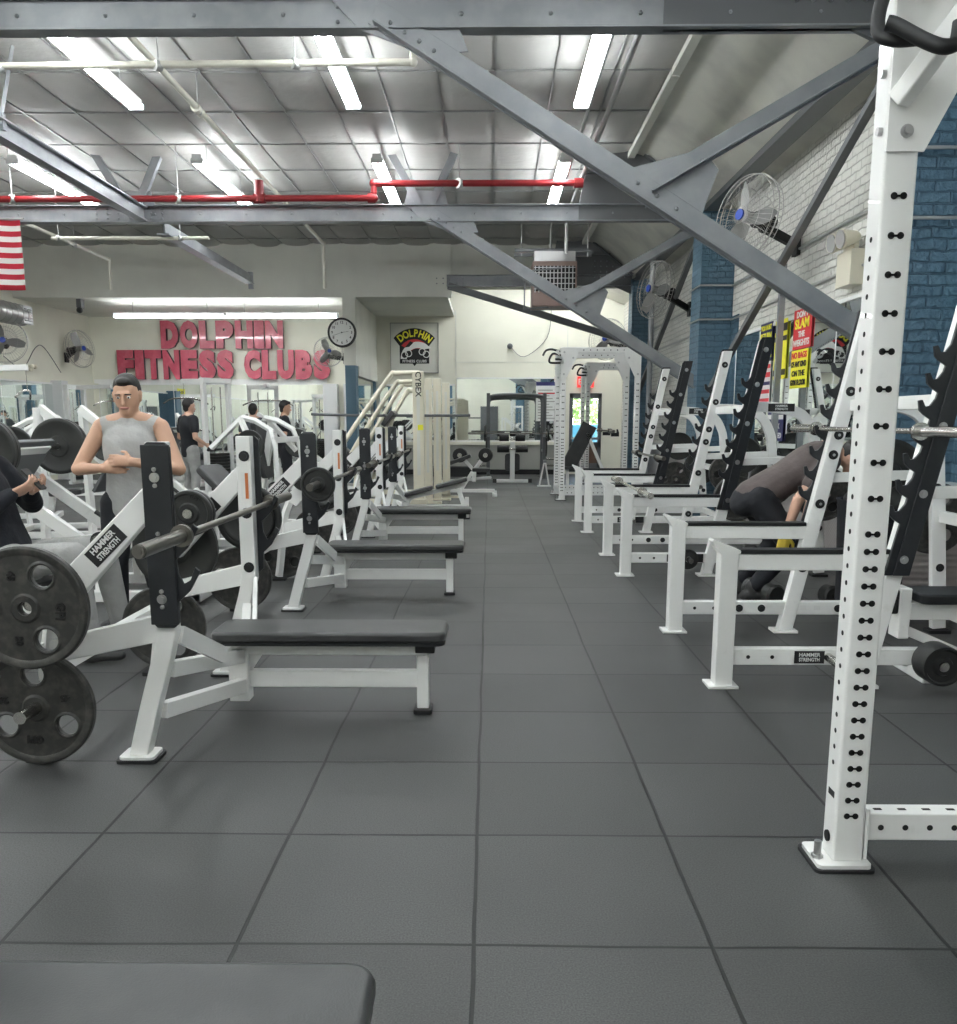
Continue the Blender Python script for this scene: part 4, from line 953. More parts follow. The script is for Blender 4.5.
        m = MB(); bolts(m, [(2.76, .92), (2.82, .42)], y-.025, -1, .015); m.obj('bolt', M['black'], ar)
        for x, z in ((2.50, .99), (2.80, .72), (2.46, .56)):
            m = MB(); m.cyl((x, y, z), (x, y+s*.22, z), .024, n=16); m.obj('weight_peg', M['chrome'], t)
        m = MB(); m.rbox(2.78, 2.92, y-.05, y+.05, 0, .02, .015); m.obj('rear_foot', M['black'], t)
    for x in (1.70, 2.19):
        m = MB(); m.cyl((x, -.62, .16), (x, -.80, .16), .022, n=16); m.obj('weight_peg', M['chrome'], t)
    m = MB(); m.beam((2.81, -.58, .74), (2.81, .58, .74), .045, .07); m.beam((2.84, -.58, .16), (2.84, .58, .16), .05, .07); m.beam((2.21, -.58, 1.42), (2.21, .58, 1.42), .05, .07)
    m.obj('crossbar', M['white'], t, bevel=.005)
    return t
s1 = squat_rack('white squat rack with black hook plates, the one closest to the power rack', (0, 4.96, 0))
copy_tree(s1, (0, 8.21, 0), label='white squat rack whose safety rails carry a barbell, middle one of three')
copy_tree(s1, (0, 11.2, 0), label='white squat rack beside the middle pilaster, last one before the white cages')
barbell('chrome barbell on the hooks of the squat rack closest to the power rack', (2.035, 4.96, 1.277), mm='chrome')
barbell('barbell lying across the low safety rails of the middle squat rack', (1.29, 8.21, .732), mm='chrome')
barbell('barbell on the hooks of the farthest squat rack', (1.965, 11.2, .902))
gr = 'plates on the squat rack pegs'
plates('%sthick round weight on the base peg of the nearest squat rack', ['round'], (2.19, 4.30, .16), -1, gr)
plates('%ssmall plate on the low base peg of the middle squat rack', ['tiny', 'tiny'], (1.70, 7.56, .16), -1, gr)
plates('%slarge plate behind the hook plate of the nearest squat rack', ['grip'], (2.80, 5.60, .72), 1, gr, rot=.4)
plates('%slarge plate on the arch peg of the nearest squat rack', ['deep'], (2.50, 5.62, .99), 1, gr)
for D_, nm in ((8.21, 'middle'), (11.2, 'farthest')):
    plates('%sgrip plate on the middle far peg of the '+nm+' squat rack', ['grip', 'grip'], (2.46, D_+.66, .56), 1, gr, rot=.5)
    plates('%ssmall plate on the far arch peg of the '+nm+' squat rack', ['mid'], (2.50, D_+.66, .99), 1, gr)
    plates('%slarge plate on the far rear peg of the '+nm+' squat rack', ['deep'], (2.80, D_+.66, .72), 1, gr)
    plates('%slarge plate on the near rear peg of the '+nm+' squat rack', ['deep', 'grip'], (2.80, D_-.66, .72), -1, gr)

# ------------------------------------------------------------------ power racks
def keyholes(m, x, y, z, w=.014, g=.0125):
    m.cyl((x-g, y, z), (x-g, y-.0012, z), .0092, n=14); m.cyl((x+g, y, z), (x+g, y-.0012, z), .0092, n=14); m.bb(x-g, x+g, y-.0012, y, z-.0028, z+.0028)
def power_rack(label, loc, W=1.22, Dp=1.2, nz=.0):
    """front-left upright at local (0,0); rack runs to +X; second pair at local y = -Dp (towards camera) or +"""
    t = thing('power_rack', label, 'power rack', loc, 'white power racks')
    w = .091; h = 2.5; zs = [.168+.0497*k for k in range(18)]+[1.013+.1*k for k in range(1, 10)]
    for x in (0, W):
        for y in (0, Dp):
            m = MB(); m.bb(x, x+w, y, y+w*1.0 if Dp > 0 else y+w, .02, h); up = m.obj('upright', M['white'], t, bevel=.009)
            m = MB(); m.rbox(x-.05, x+w+.02, y-.025, y+w+.04, .008, .022, .015); m.obj('foot_plate', M['white'], up)
            m = MB(); m.rbox(x-.06, x+w+.03, y-.035, y+w+.05, 0, .01, .02); m.obj('foot_pad', M['black'], up)
            m = MB(); m.cyl((x-.035, y+.03, .02), (x-.035, y+.03, .075), .011, n=12); m.cyl((x-.035, y+.03, .022), (x-.035, y+.03, .032), .018, n=6); m.obj('anchor_bolt', M['bolt'], up)
            m = MB()
            for z in zs: keyholes(m, x+w/2, y-.0005, z)
            for z in zs: keyholes(m, x+w/2, y+w+.0017, z)
            for k in range(31):
                z = .32+.0497*k
                for xx, d in ((x, -1), (x+w, 1)): m.cyl((xx, y+w/2, z), (xx+d*.001, y+w/2, z), .0075, n=12)
            m.obj('adjustment_hole', M['hole'], up)
            m = MB(); m.cyl((x, y+w/2, .085), (x-.006, y+w/2, .085), .017); m.obj('peg_hole', M['hole'], up)
            m = MB(); m.bb(x-.0008, x, y+.02, y+.065, .215, .235); m.obj('number_strip', M['ink'], up)
            s = 1 if x == 0 else -1; xc = x if x == 0 else x+w; yf = y-.008
            m = MB(); m.prism([(xc-s*.0, 2.02), (xc+s*.10, 2.02), (xc+s*.115, 2.05), (xc+s*.28, 2.38), (xc+s*.28, 2.5), (xc, 2.5)], yf, yf+.007); gp_ = m.obj('gusset_plate', M['white'], up, bevel=.002)
            m = MB(); bolts(m, [(xc+s*.05, 2.07), (xc+s*.055, 2.42), (xc+s*.20, 2.33)], yf, -1, .010); m.obj('bolt', M['bolt'], up)
            m = MB()
            for z in (2.08, 2.22): m.cyl((x, y+.03, z), (x-.012, y+.03, z), .011, n=10)
            m.obj('bolt', M['bolt'], up)
    for y in (0, Dp):
        m = MB(); m.bb(w, W, y+.01, y+w-.01, .085, .172); r = m.obj('lower_rail', M['white'], t, bevel=.006)
        m = MB()
        for k in range(14):
            x = w+.05+k*.073
            m.cyl((x, y+.0095, .128), (x, y+.0083, .128), .009, n=12); m.bb(x-.012, x+.012, y+.035, y+.048, .172, .1728)
        m.obj('adjustment_hole', M['hole'], r)
        m = MB(); m.bb(w, W, y+.01, y+w-.01, 2.41, 2.5); r = m.obj('top_rail', M['white'], t, bevel=.006)
        m = MB()
        for k in range(10): m.cyl((w+.06+k*.11, y+.0095, 2.455), (w+.06+k*.11, y+.0083, 2.455), .01, n=12)
        m.obj('adjustment_hole', M['hole'], r)
    m = MB(); m.bb(w+.002, w+.012, -.0, w, .03, .19); m.obj('rail_bracket', M['white'], t, bevel=.003)
    for x in (0, W):
        a, b_ = (w, Dp) if Dp > 0 else (0, Dp+w)
        m = MB()
        if Dp > 0: m.beam((x+w/2, a, .13), (x+w/2, b_, .13), .075, .09); m.obj('lower_side_rail', M['white'], t, bevel=.006); m = MB()
        m.beam((x+w/2, a, 2.455), (x+w/2, b_, 2.455), .075, .09); m.obj('side_rail', M['white'], t, bevel=.006)
    return t
def pull_handles(rack, pts_list, brace):
    for pts in pts_list:
        m = MB(); m.tube(pts, .0175, 12, smooth=6); m.obj('pull_up_handle', M['black'], rack)
    m = MB(); m.beam(brace[0], brace[1], .045, .05); m.obj('handle_brace', M['white'], rack, bevel=.006)
pr1 = power_rack('tall white power rack upright with keyhole slots, nearest object beside the aisle', (1.034, 2.50, 0), Dp=-1.25)
pull_handles(pr1, [[(-.01, -.03, 2.46), (-.055, -.05, 2.36), (-.07, -.08, 2.28), (-.04, -.11, 2.25), (.01, -.13, 2.245)],
                   [(-.075, -.14, 2.275), (-.055, -.15, 2.265), (.0, -.19, 2.215), (.035, -.21, 2.195), (.062, -.21, 2.205), (.068, -.21, 2.25)]],
             ((.02, -.01, 2.14), (.20, -.30, 2.46)))
pr2 = power_rack('white power cage at the far end of the squat rack row, taller looking one', (1.17, 14.95, 0))
pr3 = power_rack('white power cage standing behind another cage next to the exit door', (2.02, 19.0, 0), W=1.0, Dp=1.0)
for r in (pr2, pr3):
    pull_handles(r, [[(-.02, -.06, 2.42), (-.15, -.06, 2.46), (-.25, -.06, 2.44), (-.3, -.06, 2.36)], [(-.02, -.15, 2.36), (-.15, -.2, 2.38), (-.2, -.2, 2.25), (-.02, -.16, 2.24)], [(0, -.1, 2.3), (-.1, -.14, 2.3)]], ((.03, -.02, 2.25), (-.08, -.2, 2.42)))
barbell('barbell on the hooks inside the white power cage at the far end', (2.0, 15.6, 1.15))
for D_, rr in ((15.6, pr2),):
    for y in (.06, 1.16):
        m = MB(); m.prism([(.86, 1.06), (.99, 1.06), (.99, 1.12), (.97, 1.18), (.95, 1.18), (.95, 1.12), (.86, 1.12)], y, y+.05); m.obj('bar_hook', M['black'], rr)
m = MB()
# ------------------------------------------------------------------ cream cable columns with sloping tubes
t = thing('cable_machine', 'cream cable machine with tall columns and sloping tubes behind the inclined benches', 'exercise machine', (-1.1, 14.2, 0))
def col_(x, y, h=2.03, w=.15, d=.12):
    m = MB(); m.bb(x-w/2, x+w/2, y-d/2, y+d/2, .03, h); c = m.obj('column', M['cream'], t, bevel=.01)
    m = MB(); m.rbox(x-.22, x+.22, y-.09, y+.09, 0, .03, .03); m.obj('foot', M['cream'], c)
    m = MB()
    m.bb(x-w*.15, x+w*.15, y-d/2-.002, y-d/2, .5, 1.8); m.obj('weight_slot', M['wall2'], c)
    return c
c_ = col_(.03, -.5, 2.05, .17)
text('lettering', 'CYBEX', .12, (.03, -.566, 1.86), (PI/2, PI/2, 0), M['ink'], c_, offset=.002)
m = MB(); m.bb(.02, .10, -.565, -.56, 1.18, 1.26); m.obj('caution_label', M['yellow'], c_)
col_(.12, .2, 1.98, .14); col_(.24, .8, 2.0, .13); col_(.36, 1.3, 1.95, .13)
for k, (y, z0) in enumerate(((-.5, 2.03), (-.1, 1.92), (.4, 1.90), (.9, 1.82))):
    m = MB(); m.tube([(.05+.05*k, y, z0), (-.3+.04*k, y, z0-.01), (-.42+.04*k, y, z0-.08), (-1.02+.08*k, y-.1, z0-.92), (-1.22+.1*k, y-.12, z0-1.3), (-1.3+.1*k, y-.12, .1)], .036, 12, smooth=5); m.obj('sloping_tube', M['cream'], t)
m = MB(); m.bb(-1.35, .15, -.62, -.54, .06, .14); m.bb(-1.1, .4, 1.2, 1.28, .06, .14); m.bb(-1.3, -1.22, -.62, 1.28, .06, .14); m.obj('base_frame', M['cream'], t, bevel=.01)
m = MB(); m.rbox(-.14, .14, -.3, .3, -.04, .04, .05); o = m.obj('back_pad', M['vinyl'], t, bevel=.015); o.location = (-.5, .3, 1.35); o.rotation_euler = (0, -.9, 0)
m = MB(); m.rbox(-.2, .2, -.2, .2, -.04, .04, .05); o = m.obj('seat_pad', M['vinyl'], t, bevel=.015); o.location = (-.75, .3, .55)
m = MB(); m.bb(-.8, -.72, .26, .34, .1, .52); m.beam((-.75, .3, .5), (-.45, .3, 1.35), .06, .06); m.obj('seat_post', M['cream'], t)
m = MB(); m.tube([(-1.7, .0, 1.42), (-.9, .0, 1.40), (.8, .1, 1.40)], .022, 10); m.obj('cross_bar', M['steel_dk'], t)

# ------------------------------------------------------------------ dark squat cage at the back
t = thing('squat_cage', 'dark grey squat cage with rounded top corners before the back mirror', 'squat cage', (.62, 20.6, 0))
for x in (-.64, .64):
    for y in (0, .9):
        m = MB(); m.bb(x-.04, x+.04, y-.04, y+.04, 0, 1.93); u = m.obj('post', M['steel_dk'], t, bevel=.008)
        m = MB(); m.rbox(x-.1, x+.1, y-.08, y+.08, 0, .015, .02); m.obj('foot_plate', M['steel_dk'], u)
for y in (0, .9):
    m = MB(); m.tube([(-.64, y, 1.55), (-.62, y, 1.8), (-.5, y, 1.88), (0, y, 1.9), (.5, y, 1.88), (.62, y, 1.8), (.64, y, 1.55)], .035, 10, smooth=4); m.obj('top_bow', M['steel_dk'], t)
m = MB()
for x in (-.64, .64): m.beam((x, 0, .05), (x, .9, .05), .06, .06); m.beam((x, 0, 1.9), (x, .9, 1.9), .05, .05); m.beam((x, 0, .62), (x, .9, .62), .04, .05)
m.obj('side_rail', M['steel_dk'], t)
for x in (-.64, .64):
    m = MB(); m.cyl((x, .05, .45), (x+.25*(1 if x > 0 else -1), .05, .45), .022); m.cyl((x, .05, .3), (x+.25*(1 if x > 0 else -1), .05, .3), .022); m.obj('storage_peg', M['chrome'], t)
    m = MB(); m.bb(x-.03, x+.03, -.12, -.04, .95, 1.0); m.bb(x-.03, x+.03, -.13, -.11, .95, 1.06); m.obj('bar_catch', M['steel'], t)
barbell('long barbell held across the dark squat cage', (.62, 20.48, 1.03), rz=PI/2)
for s, nm in ((-1, 'by the cream columns'), (1, 'by the exit door')):
    plates('%slarge plate on the dark cage peg '+nm, ['deep'], (.62+s*.66, 20.65, .72), s, 'plates on the dark squat cage', axis='X')
    plates('%ssmall plate on the dark cage barbell '+nm, ['mid'], (.62+s*.70, 20.48, 1.03), s, 'plates on the dark squat cage', axis='X')
# leg extension roller bench in front of the cage
t = thing('roller_bench', 'white leg curl stand with black foam rollers before the dark cage', 'exercise machine', (.50, 19.3, 0))
m = MB(); m.bb(-.38, .38, -.05, .05, 0, .07); m.bb(-.04, .04, 0, .9, .0, .07); m.obj('base', M['white'], t, bevel=.01)
for x in (-.38, .38): m = MB(); m.bb(x-.04, x+.04, -.06, .06, 0, .08); m.obj('rubber_foot', M['black'], t)
m = MB(); m.bb(-.05, .05, -.04, .06, .07, .88); m.obj('post', M['white'], t, bevel=.008)
for x in (-1, 1):
    for z, l in ((.72, .33), (.95, .28)):
        m = MB(); m.cyl((x*.07, -.06 if z < .8 else .3, z), (x*l, -.06 if z < .8 else .3, z), .075, n=18); m.obj('foam_roller', M['black'], t, bevel=.01)
m = MB(); m.rbox(-.16, .16, .05, .12, .25, .62, .06, 'XZ'); m.obj('knee_pad', M['vinyl'], t, bevel=.01)
m = MB(); m.rbox(-.14, .14, .1, .9, .5, .56, .05); m.obj('seat_pad', M['vinyl'], t, bevel=.012)
m = MB(); m.cyl((-.3, -.06, .72), (.3, -.06, .72), .02); m.cyl((-.25, .3, .95), (.25, .3, .95), .015); m.bb(-.03, .03, .2, .3, .4, .95); m.obj('roller_axle', M['chrome'], t)
# Y-shaped plate holder machine
t = thing('arm_curl_stand', 'low white Y-shaped curl stand with a round black roller on each fork', 'exercise machine', (-.32, 18.9, 0))
m = MB(); m.beam((-.75, -.6, .08), (.35, .5, .1), .07, .06); m.obj('base', M['white'], t, bevel=.008)
m = MB(); m.beam((.0, 0, .05), (.0, 0, .3), .09, .09); m.beam((0, 0, .28), (-.24, 0, .55), .07, .07); m.beam((0, 0, .28), (.2, .1, .55), .07, .07); m.obj('fork', M['white'], t, bevel=.008)
for x, y in ((-.3, 0), (.24, .1)):
    m = MB(); m.cyl((x, y-.09, .6), (x+.02, y+.09, .6), .15, n=26); m.obj('foam_roller', M['black'], t, bevel=.015)
    m = MB(); m.cyl((x, y-.11, .6), (x, y-.08, .6), .05, n=16); m.obj('roller_cap', M['chrome'], t)
m = MB(); m.tube([(-.5, -.1, .25), (-.62, -.1, .35), (-.62, -.1, .85)], .022, 10, smooth=3); m.obj('hand_grip', M['black'], t)
# adjustable bench near cream columns and low black step
t = thing('adjustable_bench', 'adjustable bench with white T foot and raised black pad behind the inclined bench', 'weight bench', (-.80, 15.9, 0))
m = MB(); m.bb(-.1, .9, -.03, .03, .06, .12); m.bb(.86, .94, -.3, .3, .0, .07); m.bb(-.14, -.06, -.25, .25, 0, .07); m.beam((.3, 0, .1), (.5, 0, .42), .05, .06); m.obj('frame', M['white'], t, bevel=.008)
m = MB(); m.rbox(-.38, .38, -.14, .14, -.03, .03, .05); o = m.obj('back_pad', M['vinyl'], t, bevel=.015); o.location = (.12, 0, .58); o.rotation_euler = (0, -.35, 0)
m = MB(); m.rbox(-.16, .16, -.14, .14, -.03, .03, .05); o = m.obj('seat_pad', M['vinyl'], t, bevel=.015); o.location = (.66, 0, .46)
m = MB(); m.rbox(-.55, .55, -.2, .2, 0, .22, .03); m.bb(-.5, .5, -.16, .16, .22, .235)
lone(m, 'step_platform', 'low black step platform on the floor before the back ledge', 'step', M['black'], (-.85, 21.4, 0), bevel=.015)
t = thing('folded_stand', 'small white A-shaped floor stand beside the dark cage', 'stand', (1.02+.1, 18.2, 0))
m = MB(); m.beam((-.1, 0, 0), (.0, 0, .5), .04, .03); m.beam((.1, 0, 0), (.02, 0, .5), .04, .03); m.bb(-.14, .14, -.06, .06, 0, .02); m.obj('leg_frame', M['white'], t)
m = MB(); m.bb(-.02, .04, -.1, .1, .48, .53); m.obj('top_bar', M['steel'], t)
# leaning bench and bumper plates beside the far cages
t = thing('incline_bench', 'grey-framed upright incline bench inside the far white cage', 'weight bench', (1.75, 16.6, 0))
m = MB(); m.beam((-.3, 0, .45), (.1, 0, 1.25), .28, .06, (0, 1, 0)); m.obj('back_pad', M['vinyl'], t, bevel=.015)
m = MB(); m.bb(-.35, .7, -.04, .04, .03, .1); m.beam((.5, 0, .08), (.05, 0, 1.1), .06, .06); m.beam((-.3, 0, .08), (-.3, 0, .45), .06, .06); m.bb(-.35, -.27, -.25, .25, 0, .06); m.bb(.62, .7, -.25, .25, 0, .06); m.obj('frame', M['white'], t, bevel=.008)
m = MB(); m.bb(-.55, -.15, -.14, .14, .43, .49); m.obj('seat_pad', M['vinyl'], t, bevel=.02)

# ------------------------------------------------------------------ flat utility bench at the right edge + floor weights
t = thing('utility_bench', 'flat bench with white end plate and black bumper behind the tall rack upright', 'weight bench', (2.12, 4.62, .03))
m = MB(); m.rbox(.10, .86, -.13, .13, .365, .42, .04); m.obj('bench_pad', M['vinyl_side'], t, bevel=.014)
m = MB(); m.bb(.08, .86, -.05, .05, .27, .365); r = m.obj('frame_rail', M['white'], t, bevel=.006)
m = MB(); m.cyl((.38, -.052, .32), (.38, -.05, .32), .02); m.obj('bolt_hole', M['hole'], r)
m = MB(); m.bb(.02, .08, -.06, .06, .17, .44); m.obj('end_plate', M['white'], t, bevel=.008)
m = MB(); m.rbox(-.02, .02, -.05, .05, .30, .43, .015, 'YZ'); m.obj('bumper', M['black'], t, bevel=.008)
m = MB(); m.cyl((-.08, 0, .37), (-.02, 0, .37), .02); m.cyl((-.09, 0, .37), (-.07, 0, .37), .03); m.obj('pull_knob', M['chrome'], t)
m = MB(); m.beam((.05, 0, .22), (.45, .0, .05), .05, .05); m.bb(.1, .9, -.03, .03, .0, .05); m.bb(.84, .90, -.2, .2, -.03, .03); m.bb(.1, .16, -.2, .2, -.03, .03); m.bb(.84, .90, -.04, .04, .03, .3); m.obj('base_frame', M['white'], t, bevel=.006)
def dumbbell(label, c, rz=0, r=.065, l=.17):
    t = thing('dumbbell', label, 'dumbbell', c, 'dumbbells by the bending man', rz)
    m = MB(); m.cyl((0, -l*.5, 0), (0, l*.5, 0), .016, n=12); m.obj('handle', M['chrome'], t)
    for s in (-1, 1):
        m = MB(); m.lathe([(0, s*l*.4), (r*.8, s*l*.4), (r, s*l*.5), (r, s*l*.95), (r*.8, s*l*1.05), (0, s*l*1.05)], 'Y', 24); m.obj('weight_head', M['iron2'], t)
dumbbell('dumbbell on the floor below the rubber rail of the nearest squat rack', (2.03, 6.5, .08), .3, .08)
dumbbell('dumbbell on the floor closer to the tall rack upright', (2.50, 6.25, .08), .2, .075)
dumbbell('dumbbell just above the floor by the yellow glove', (2.08, 6.62, .34), 1.2, .07)
t = thing('dark_bin', 'black bin beside the bending man with metal bits on top', 'bin', (2.62, 6.08, 0))
m = MB(); m.lathe([(0, .0), (.19, 0), (.20, .03), (.235, .78), (.245, .80), (.215, .80), (.21, .1), (0, .1)], 'Z', 32); m.obj('bin_body', M['trouser'], t)
m = MB(); m.sph((0, 0, .80), .20, 12, (1, 1, .45)); m.obj('bin_bag', M['black'], t)
for k in range(7):
    a = k*.9; x, y = .12*math.cos(a), .12*math.sin(a)
    m = MB(); m.tube([(x+.03*math.cos(q), y+.01*math.sin(q*2), .89+.03*math.sin(q)) for q in (i*2*PI/10 for i in range(10))], .006, 6, closed=True); m.obj('metal_clip', M['chrome'], t)

# ------------------------------------------------------------------ plate-loaded machines on the far side of the benches
def back_pad(m_, t, c, rot, w=.26, h=.62, name='back_pad'):
    m = MB(); m.rbox(-h/2, h/2, -w/2, w/2, -.035, .035, .06); o = m.obj(name, M['vinyl'], t, bevel=.018); o.location = c; o.rotation_euler = rot; return o
def leg_press(label, loc, rz):
    t = thing('leg_press', label, 'exercise machine', loc, 'plate loaded machines beyond the benches', rz)
    m = MB(); m.bb(-1.1, 1.2, -.42, -.34, .02, .10); m.bb(-1.1, 1.2, .34, .42, .02, .10); m.bb(-1.1, -1.02, -.42, .42, .02, .10); m.bb(1.12, 1.2, -.42, .42, .02, .10); m.bb(0, .08, -.42, .42, .02, .1); m.obj('base_frame', M['white'], t, bevel=.008)
    for s in (-1, 1):
        m = MB(); m.beam((-.35, s*.30, .35), (1.15, s*.30, 1.45), .06, .09); m.beam((1.15, s*.36, .06), (1.15, s*.33, 1.45), .06, .08); m.beam((-.35, s*.36, .06), (-.35, s*.32, .4), .06, .07); m.obj('inclined_rail', M['white'], t, bevel=.006)
        m = MB(); m.cyl((.30, s*.22, 1.12), (.30, s*.62, 1.12), .024); m.obj('weight_peg', M['chrome'], t)
        m = MB(); m.tube([(-.42, s*.3, .42), (-.5, s*.36, .55), (-.36, s*.38, .68)], .016, 8, smooth=3); m.obj('hand_grip', M['black'], t)
    m = MB(); m.beam((.22, 0, 1.18), (.62, 0, .62), .56, .035); m.obj('foot_platform', M['steel_dk'], t, bevel=.008)
    m = MB(); m.beam((.25, 0, 1.15), (.50, 0, .92), .5, .08); m.obj('sled', M['white'], t, bevel=.006)
    back_pad(0, t, (-.78, 0, .62), (0, -.75, 0), .42, .75); back_pad(0, t, (-.40, 0, .32), (0, .2, 0), .4, .34, 'seat_pad')
    m = MB(); m.beam((-1.05, 0, .08), (-1.0, 0, .8), .06, .07); m.beam((-.35, 0, .25), (-1.0, 0, .8), .06, .07); m.obj('seat_frame', M['white'], t, bevel=.006)
    return t
def press_machine(label, loc, rz):
    t = thing('chest_press', label, 'exercise machine', loc, 'plate loaded machines beyond the benches', rz)
    m = MB(); m.beam((-.7, -.45, .05), (.7, -.45, .05), .07, .07); m.beam((-.7, .45, .05), (.7, .45, .05), .07, .07); m.beam((-.5, -.45, .05), (-.5, .45, .05), .07, .07); m.beam((.5, -.45, .05), (.5, .45, .05), .07, .07); m.obj('base_frame', M['white'], t, bevel=.008)
    for s in (-1, 1):
        m = MB(); m.tube([(-.5, s*.4, .05), (-.52, s*.36, .7), (-.42, s*.3, 1.22), (-.05, s*.28, 1.36)], .036, 4, smooth=2); m.obj('frame_arch', M['white'], t, bevel=.004)
        m = MB(); m.beam((-.07, s*.30, 1.36), (.30, s*.40, 1.0), .045, .07, (0, 1, 0)); m.beam((-.07, s*.34, 1.34), (-.35, s*.52, .95), .045, .07, (0, 1, 0)); m.obj('press_arm', M['white'], t)
        m = MB(); m.tube([(.3, s*.4, 1.02), (.34, s*.4, .98), (.34, s*.24, .98)], .018, 8, smooth=2); m.obj('hand_grip', M['black'], t)
        m = MB(); m.cyl((-.33, s*.5, 1.04), (-.33, s*.82, 1.04), .024); m.cyl((-.5, s*.42, .5), (-.5, s*.72, .5), .024); m.obj('weight_peg', M['chrome'], t)
    m = MB(); m.beam((-.2, 0, .06), (-.12, 0, .5), .08, .09); m.beam((-.12, 0, .45), (-.28, 0, 1.2), .07, .08); m.beam((-.46, -.34, 1.1), (-.46, .34, 1.1), .05, .07); m.obj('seat_frame', M['white'], t, bevel=.006)
    back_pad(0, t, (-.16, 0, .98), (0, -PI/2+.18, 0), .28, .7); back_pad(0, t, (.05, 0, .5), (0, -.06, 0), .34, .36, 'seat_pad')
    return t
def stack_machine(label, loc, rz):
    t = thing('weight_stack_machine', label, 'exercise machine', loc, 'weight stack machines beyond the benches', rz)
    for s in (-1, 1):
        m = MB(); m.bb(-.45, -.37, s*.28-.04, s*.28+.04, .04, 2.0); m.obj('column', M['white'], t, bevel=.008)
        m = MB(); m.cyl((-.41, s*.1, .1), (-.41, s*.1, 1.9), .012); m.obj('guide_rod', M['chrome'], t)
    m = MB(); m.bb(-.47, -.35, -.32, .32, 1.96, 2.05); m.beam((-.41, 0, 2.0), (.45, 0, 2.02), .07, .08); m.bb(-.47, .7, -.04, .04, 0, .07); m.bb(-.47, -.39, -.35, .35, 0, .07); m.bb(.62, .7, -.3, .3, 0, .07); m.obj('frame', M['white'], t, bevel=.008)
    for k in range(12):
        m = MB(); m.bb(-.50, -.32, -.17, .17, .10+k*.055, .150+k*.055); m.obj('stack_weight', M['iron2'], t)
    m = MB(); m.tube([(.42, 0, 1.98), (.42, 0, 1.7)], .004, 6); m.tube([(.36, -.5, 1.62), (.4, -.3, 1.7), (.42, 0, 1.72), (.4, .3, 1.7), (.36, .5, 1.62)], .015, 8, smooth=3); m.obj('pulldown_bar', M['chrome'], t)
    back_pad(0, t, (.42, 0, .5), (0, 0, 0), .3, .36, 'seat_pad'); m = MB(); m.bb(.38, .46, -.03, .03, .06, .47); m.obj('seat_post', M['white'], t)
    m = MB(); m.cyl((.22, -.2, .68), (.22, .2, .68), .07, n=16); m.obj('thigh_roller', M['black'], t)
    return t
lp = leg_press('leg press with big dark plates beyond the seated man, closest one to the benches', (-3.2, 6.75, 0), PI)
plates('%sbig dark plate, near peg of the leg press beyond the seated man', ['deep', 'deep'], (-3.50, 6.25, 1.12), -1, 'plates on the leg press')
plates('%sbig dark plate, far peg of the leg press beyond the seated man', ['deep', 'grip'], (-3.50, 7.25, 1.12), 1, 'plates on the leg press')
pm = press_machine('chest press between the second bench and its neighbour leg press', (-4.9, 7.9, 0), .5)
places = [('L', -3.3, 9.0, 2.9, 'white leg press with black platform behind the second bench'), ('L', -6.6, 7.0, 3.0, 'white leg press nearest to the side wall mirror'),
          ('C', -2.9, 10.9, 2.9, 'white chest press machine behind the third bench'), ('C', -5.0, 10.4, .2, 'white chest press machine one row farther from the benches'),
          ('T', -5.15, 16.1, 2.6, 'tall white pulldown machine close to the person in the charcoal shirt'),           ('S', -6.6, 12.0, .3, 'tall white weight stack machine nearest the striped flag'),
          ('L', -7.6, 15.8, .4, 'white leg press at the side wall mirror'),
          ('S', -4.6, 18.6, -1.2, 'tall white weight stack machine nearest the white columns'), ('L', -6.4, 18.6, 2.2, 'white leg press before the long back mirror'),
          ('S', -8.3, 18.9, -.2, 'tall white weight stack machine in the far corner'), ('C', -8.0, 12.5, .0, 'white chest press by the side wall under the duct'),
          ('C', -7.4, 9.4, .2, 'white chest press by the side wall, nearer than the flag'), ('S', -8.4, 10.9, 0, 'white pulldown machine by the side wall beyond the flagless bay'),
          ('L', -3.4, 17.3, 3.1, 'white leg press right before the blue pier')]
st = None
for i, (k, x, y, r, lab) in enumerate(places):
    if k == 'L': c = copy_tree(lp, (x, y, 0), r, lab)
    elif k == 'C': c = copy_tree(pm, (x, y, 0), r, lab)
    elif k == 'T' or st is None and k == 'S':
        if st is None: c = st = stack_machine(lab, (x, y, 0), r)
        else: c = copy_tree(st, (x, y, 0), r, lab)
    else: c = copy_tree(st, (x, y, 0), r, lab)
    if k in 'LC' and y < 16:
        px, pz = (.30, 1.12) if k == 'L' else (-.33, 1.04)
        for s in (-1, 1):
            off = .45 if k == 'L' else .62
            p = Matrix.Rotation(r, 4, 'Z') @ V((px, s*off, pz)); q = plate('plate on the %s, %s' % (' '.join(lab.replace('white ', '', 1).split()[:11]), 'camera side' if (p.y < 0) else 'far side'), 'deep' if i % 2 else 'mid', (x+p.x, y+p.y, p.z), 0, 'plates on the machines')
            q.rotation_euler = (0, 0, r)
# rack of machines behind the camera, seen only in the mirrors
for i, (x, y, r, lab) in enumerate(((-1.5, -1.9, -1.7, 'pulldown machine behind the camera seen only in the back mirror'), (1.5, -2.3, -1.4, 'weight stack machine behind the camera seen only in the back mirror'))): copy_tree(st, (x, y, 0), r, lab)
for i, (x, y, r, lab) in enumerate(((-3.9, -3.2, .4, 'leg press standing behind the camera position'), (1.9, -4.6, 2.9, 'leg press by the brick wall behind the camera'))): copy_tree(lp, (x, y, 0), r, lab)
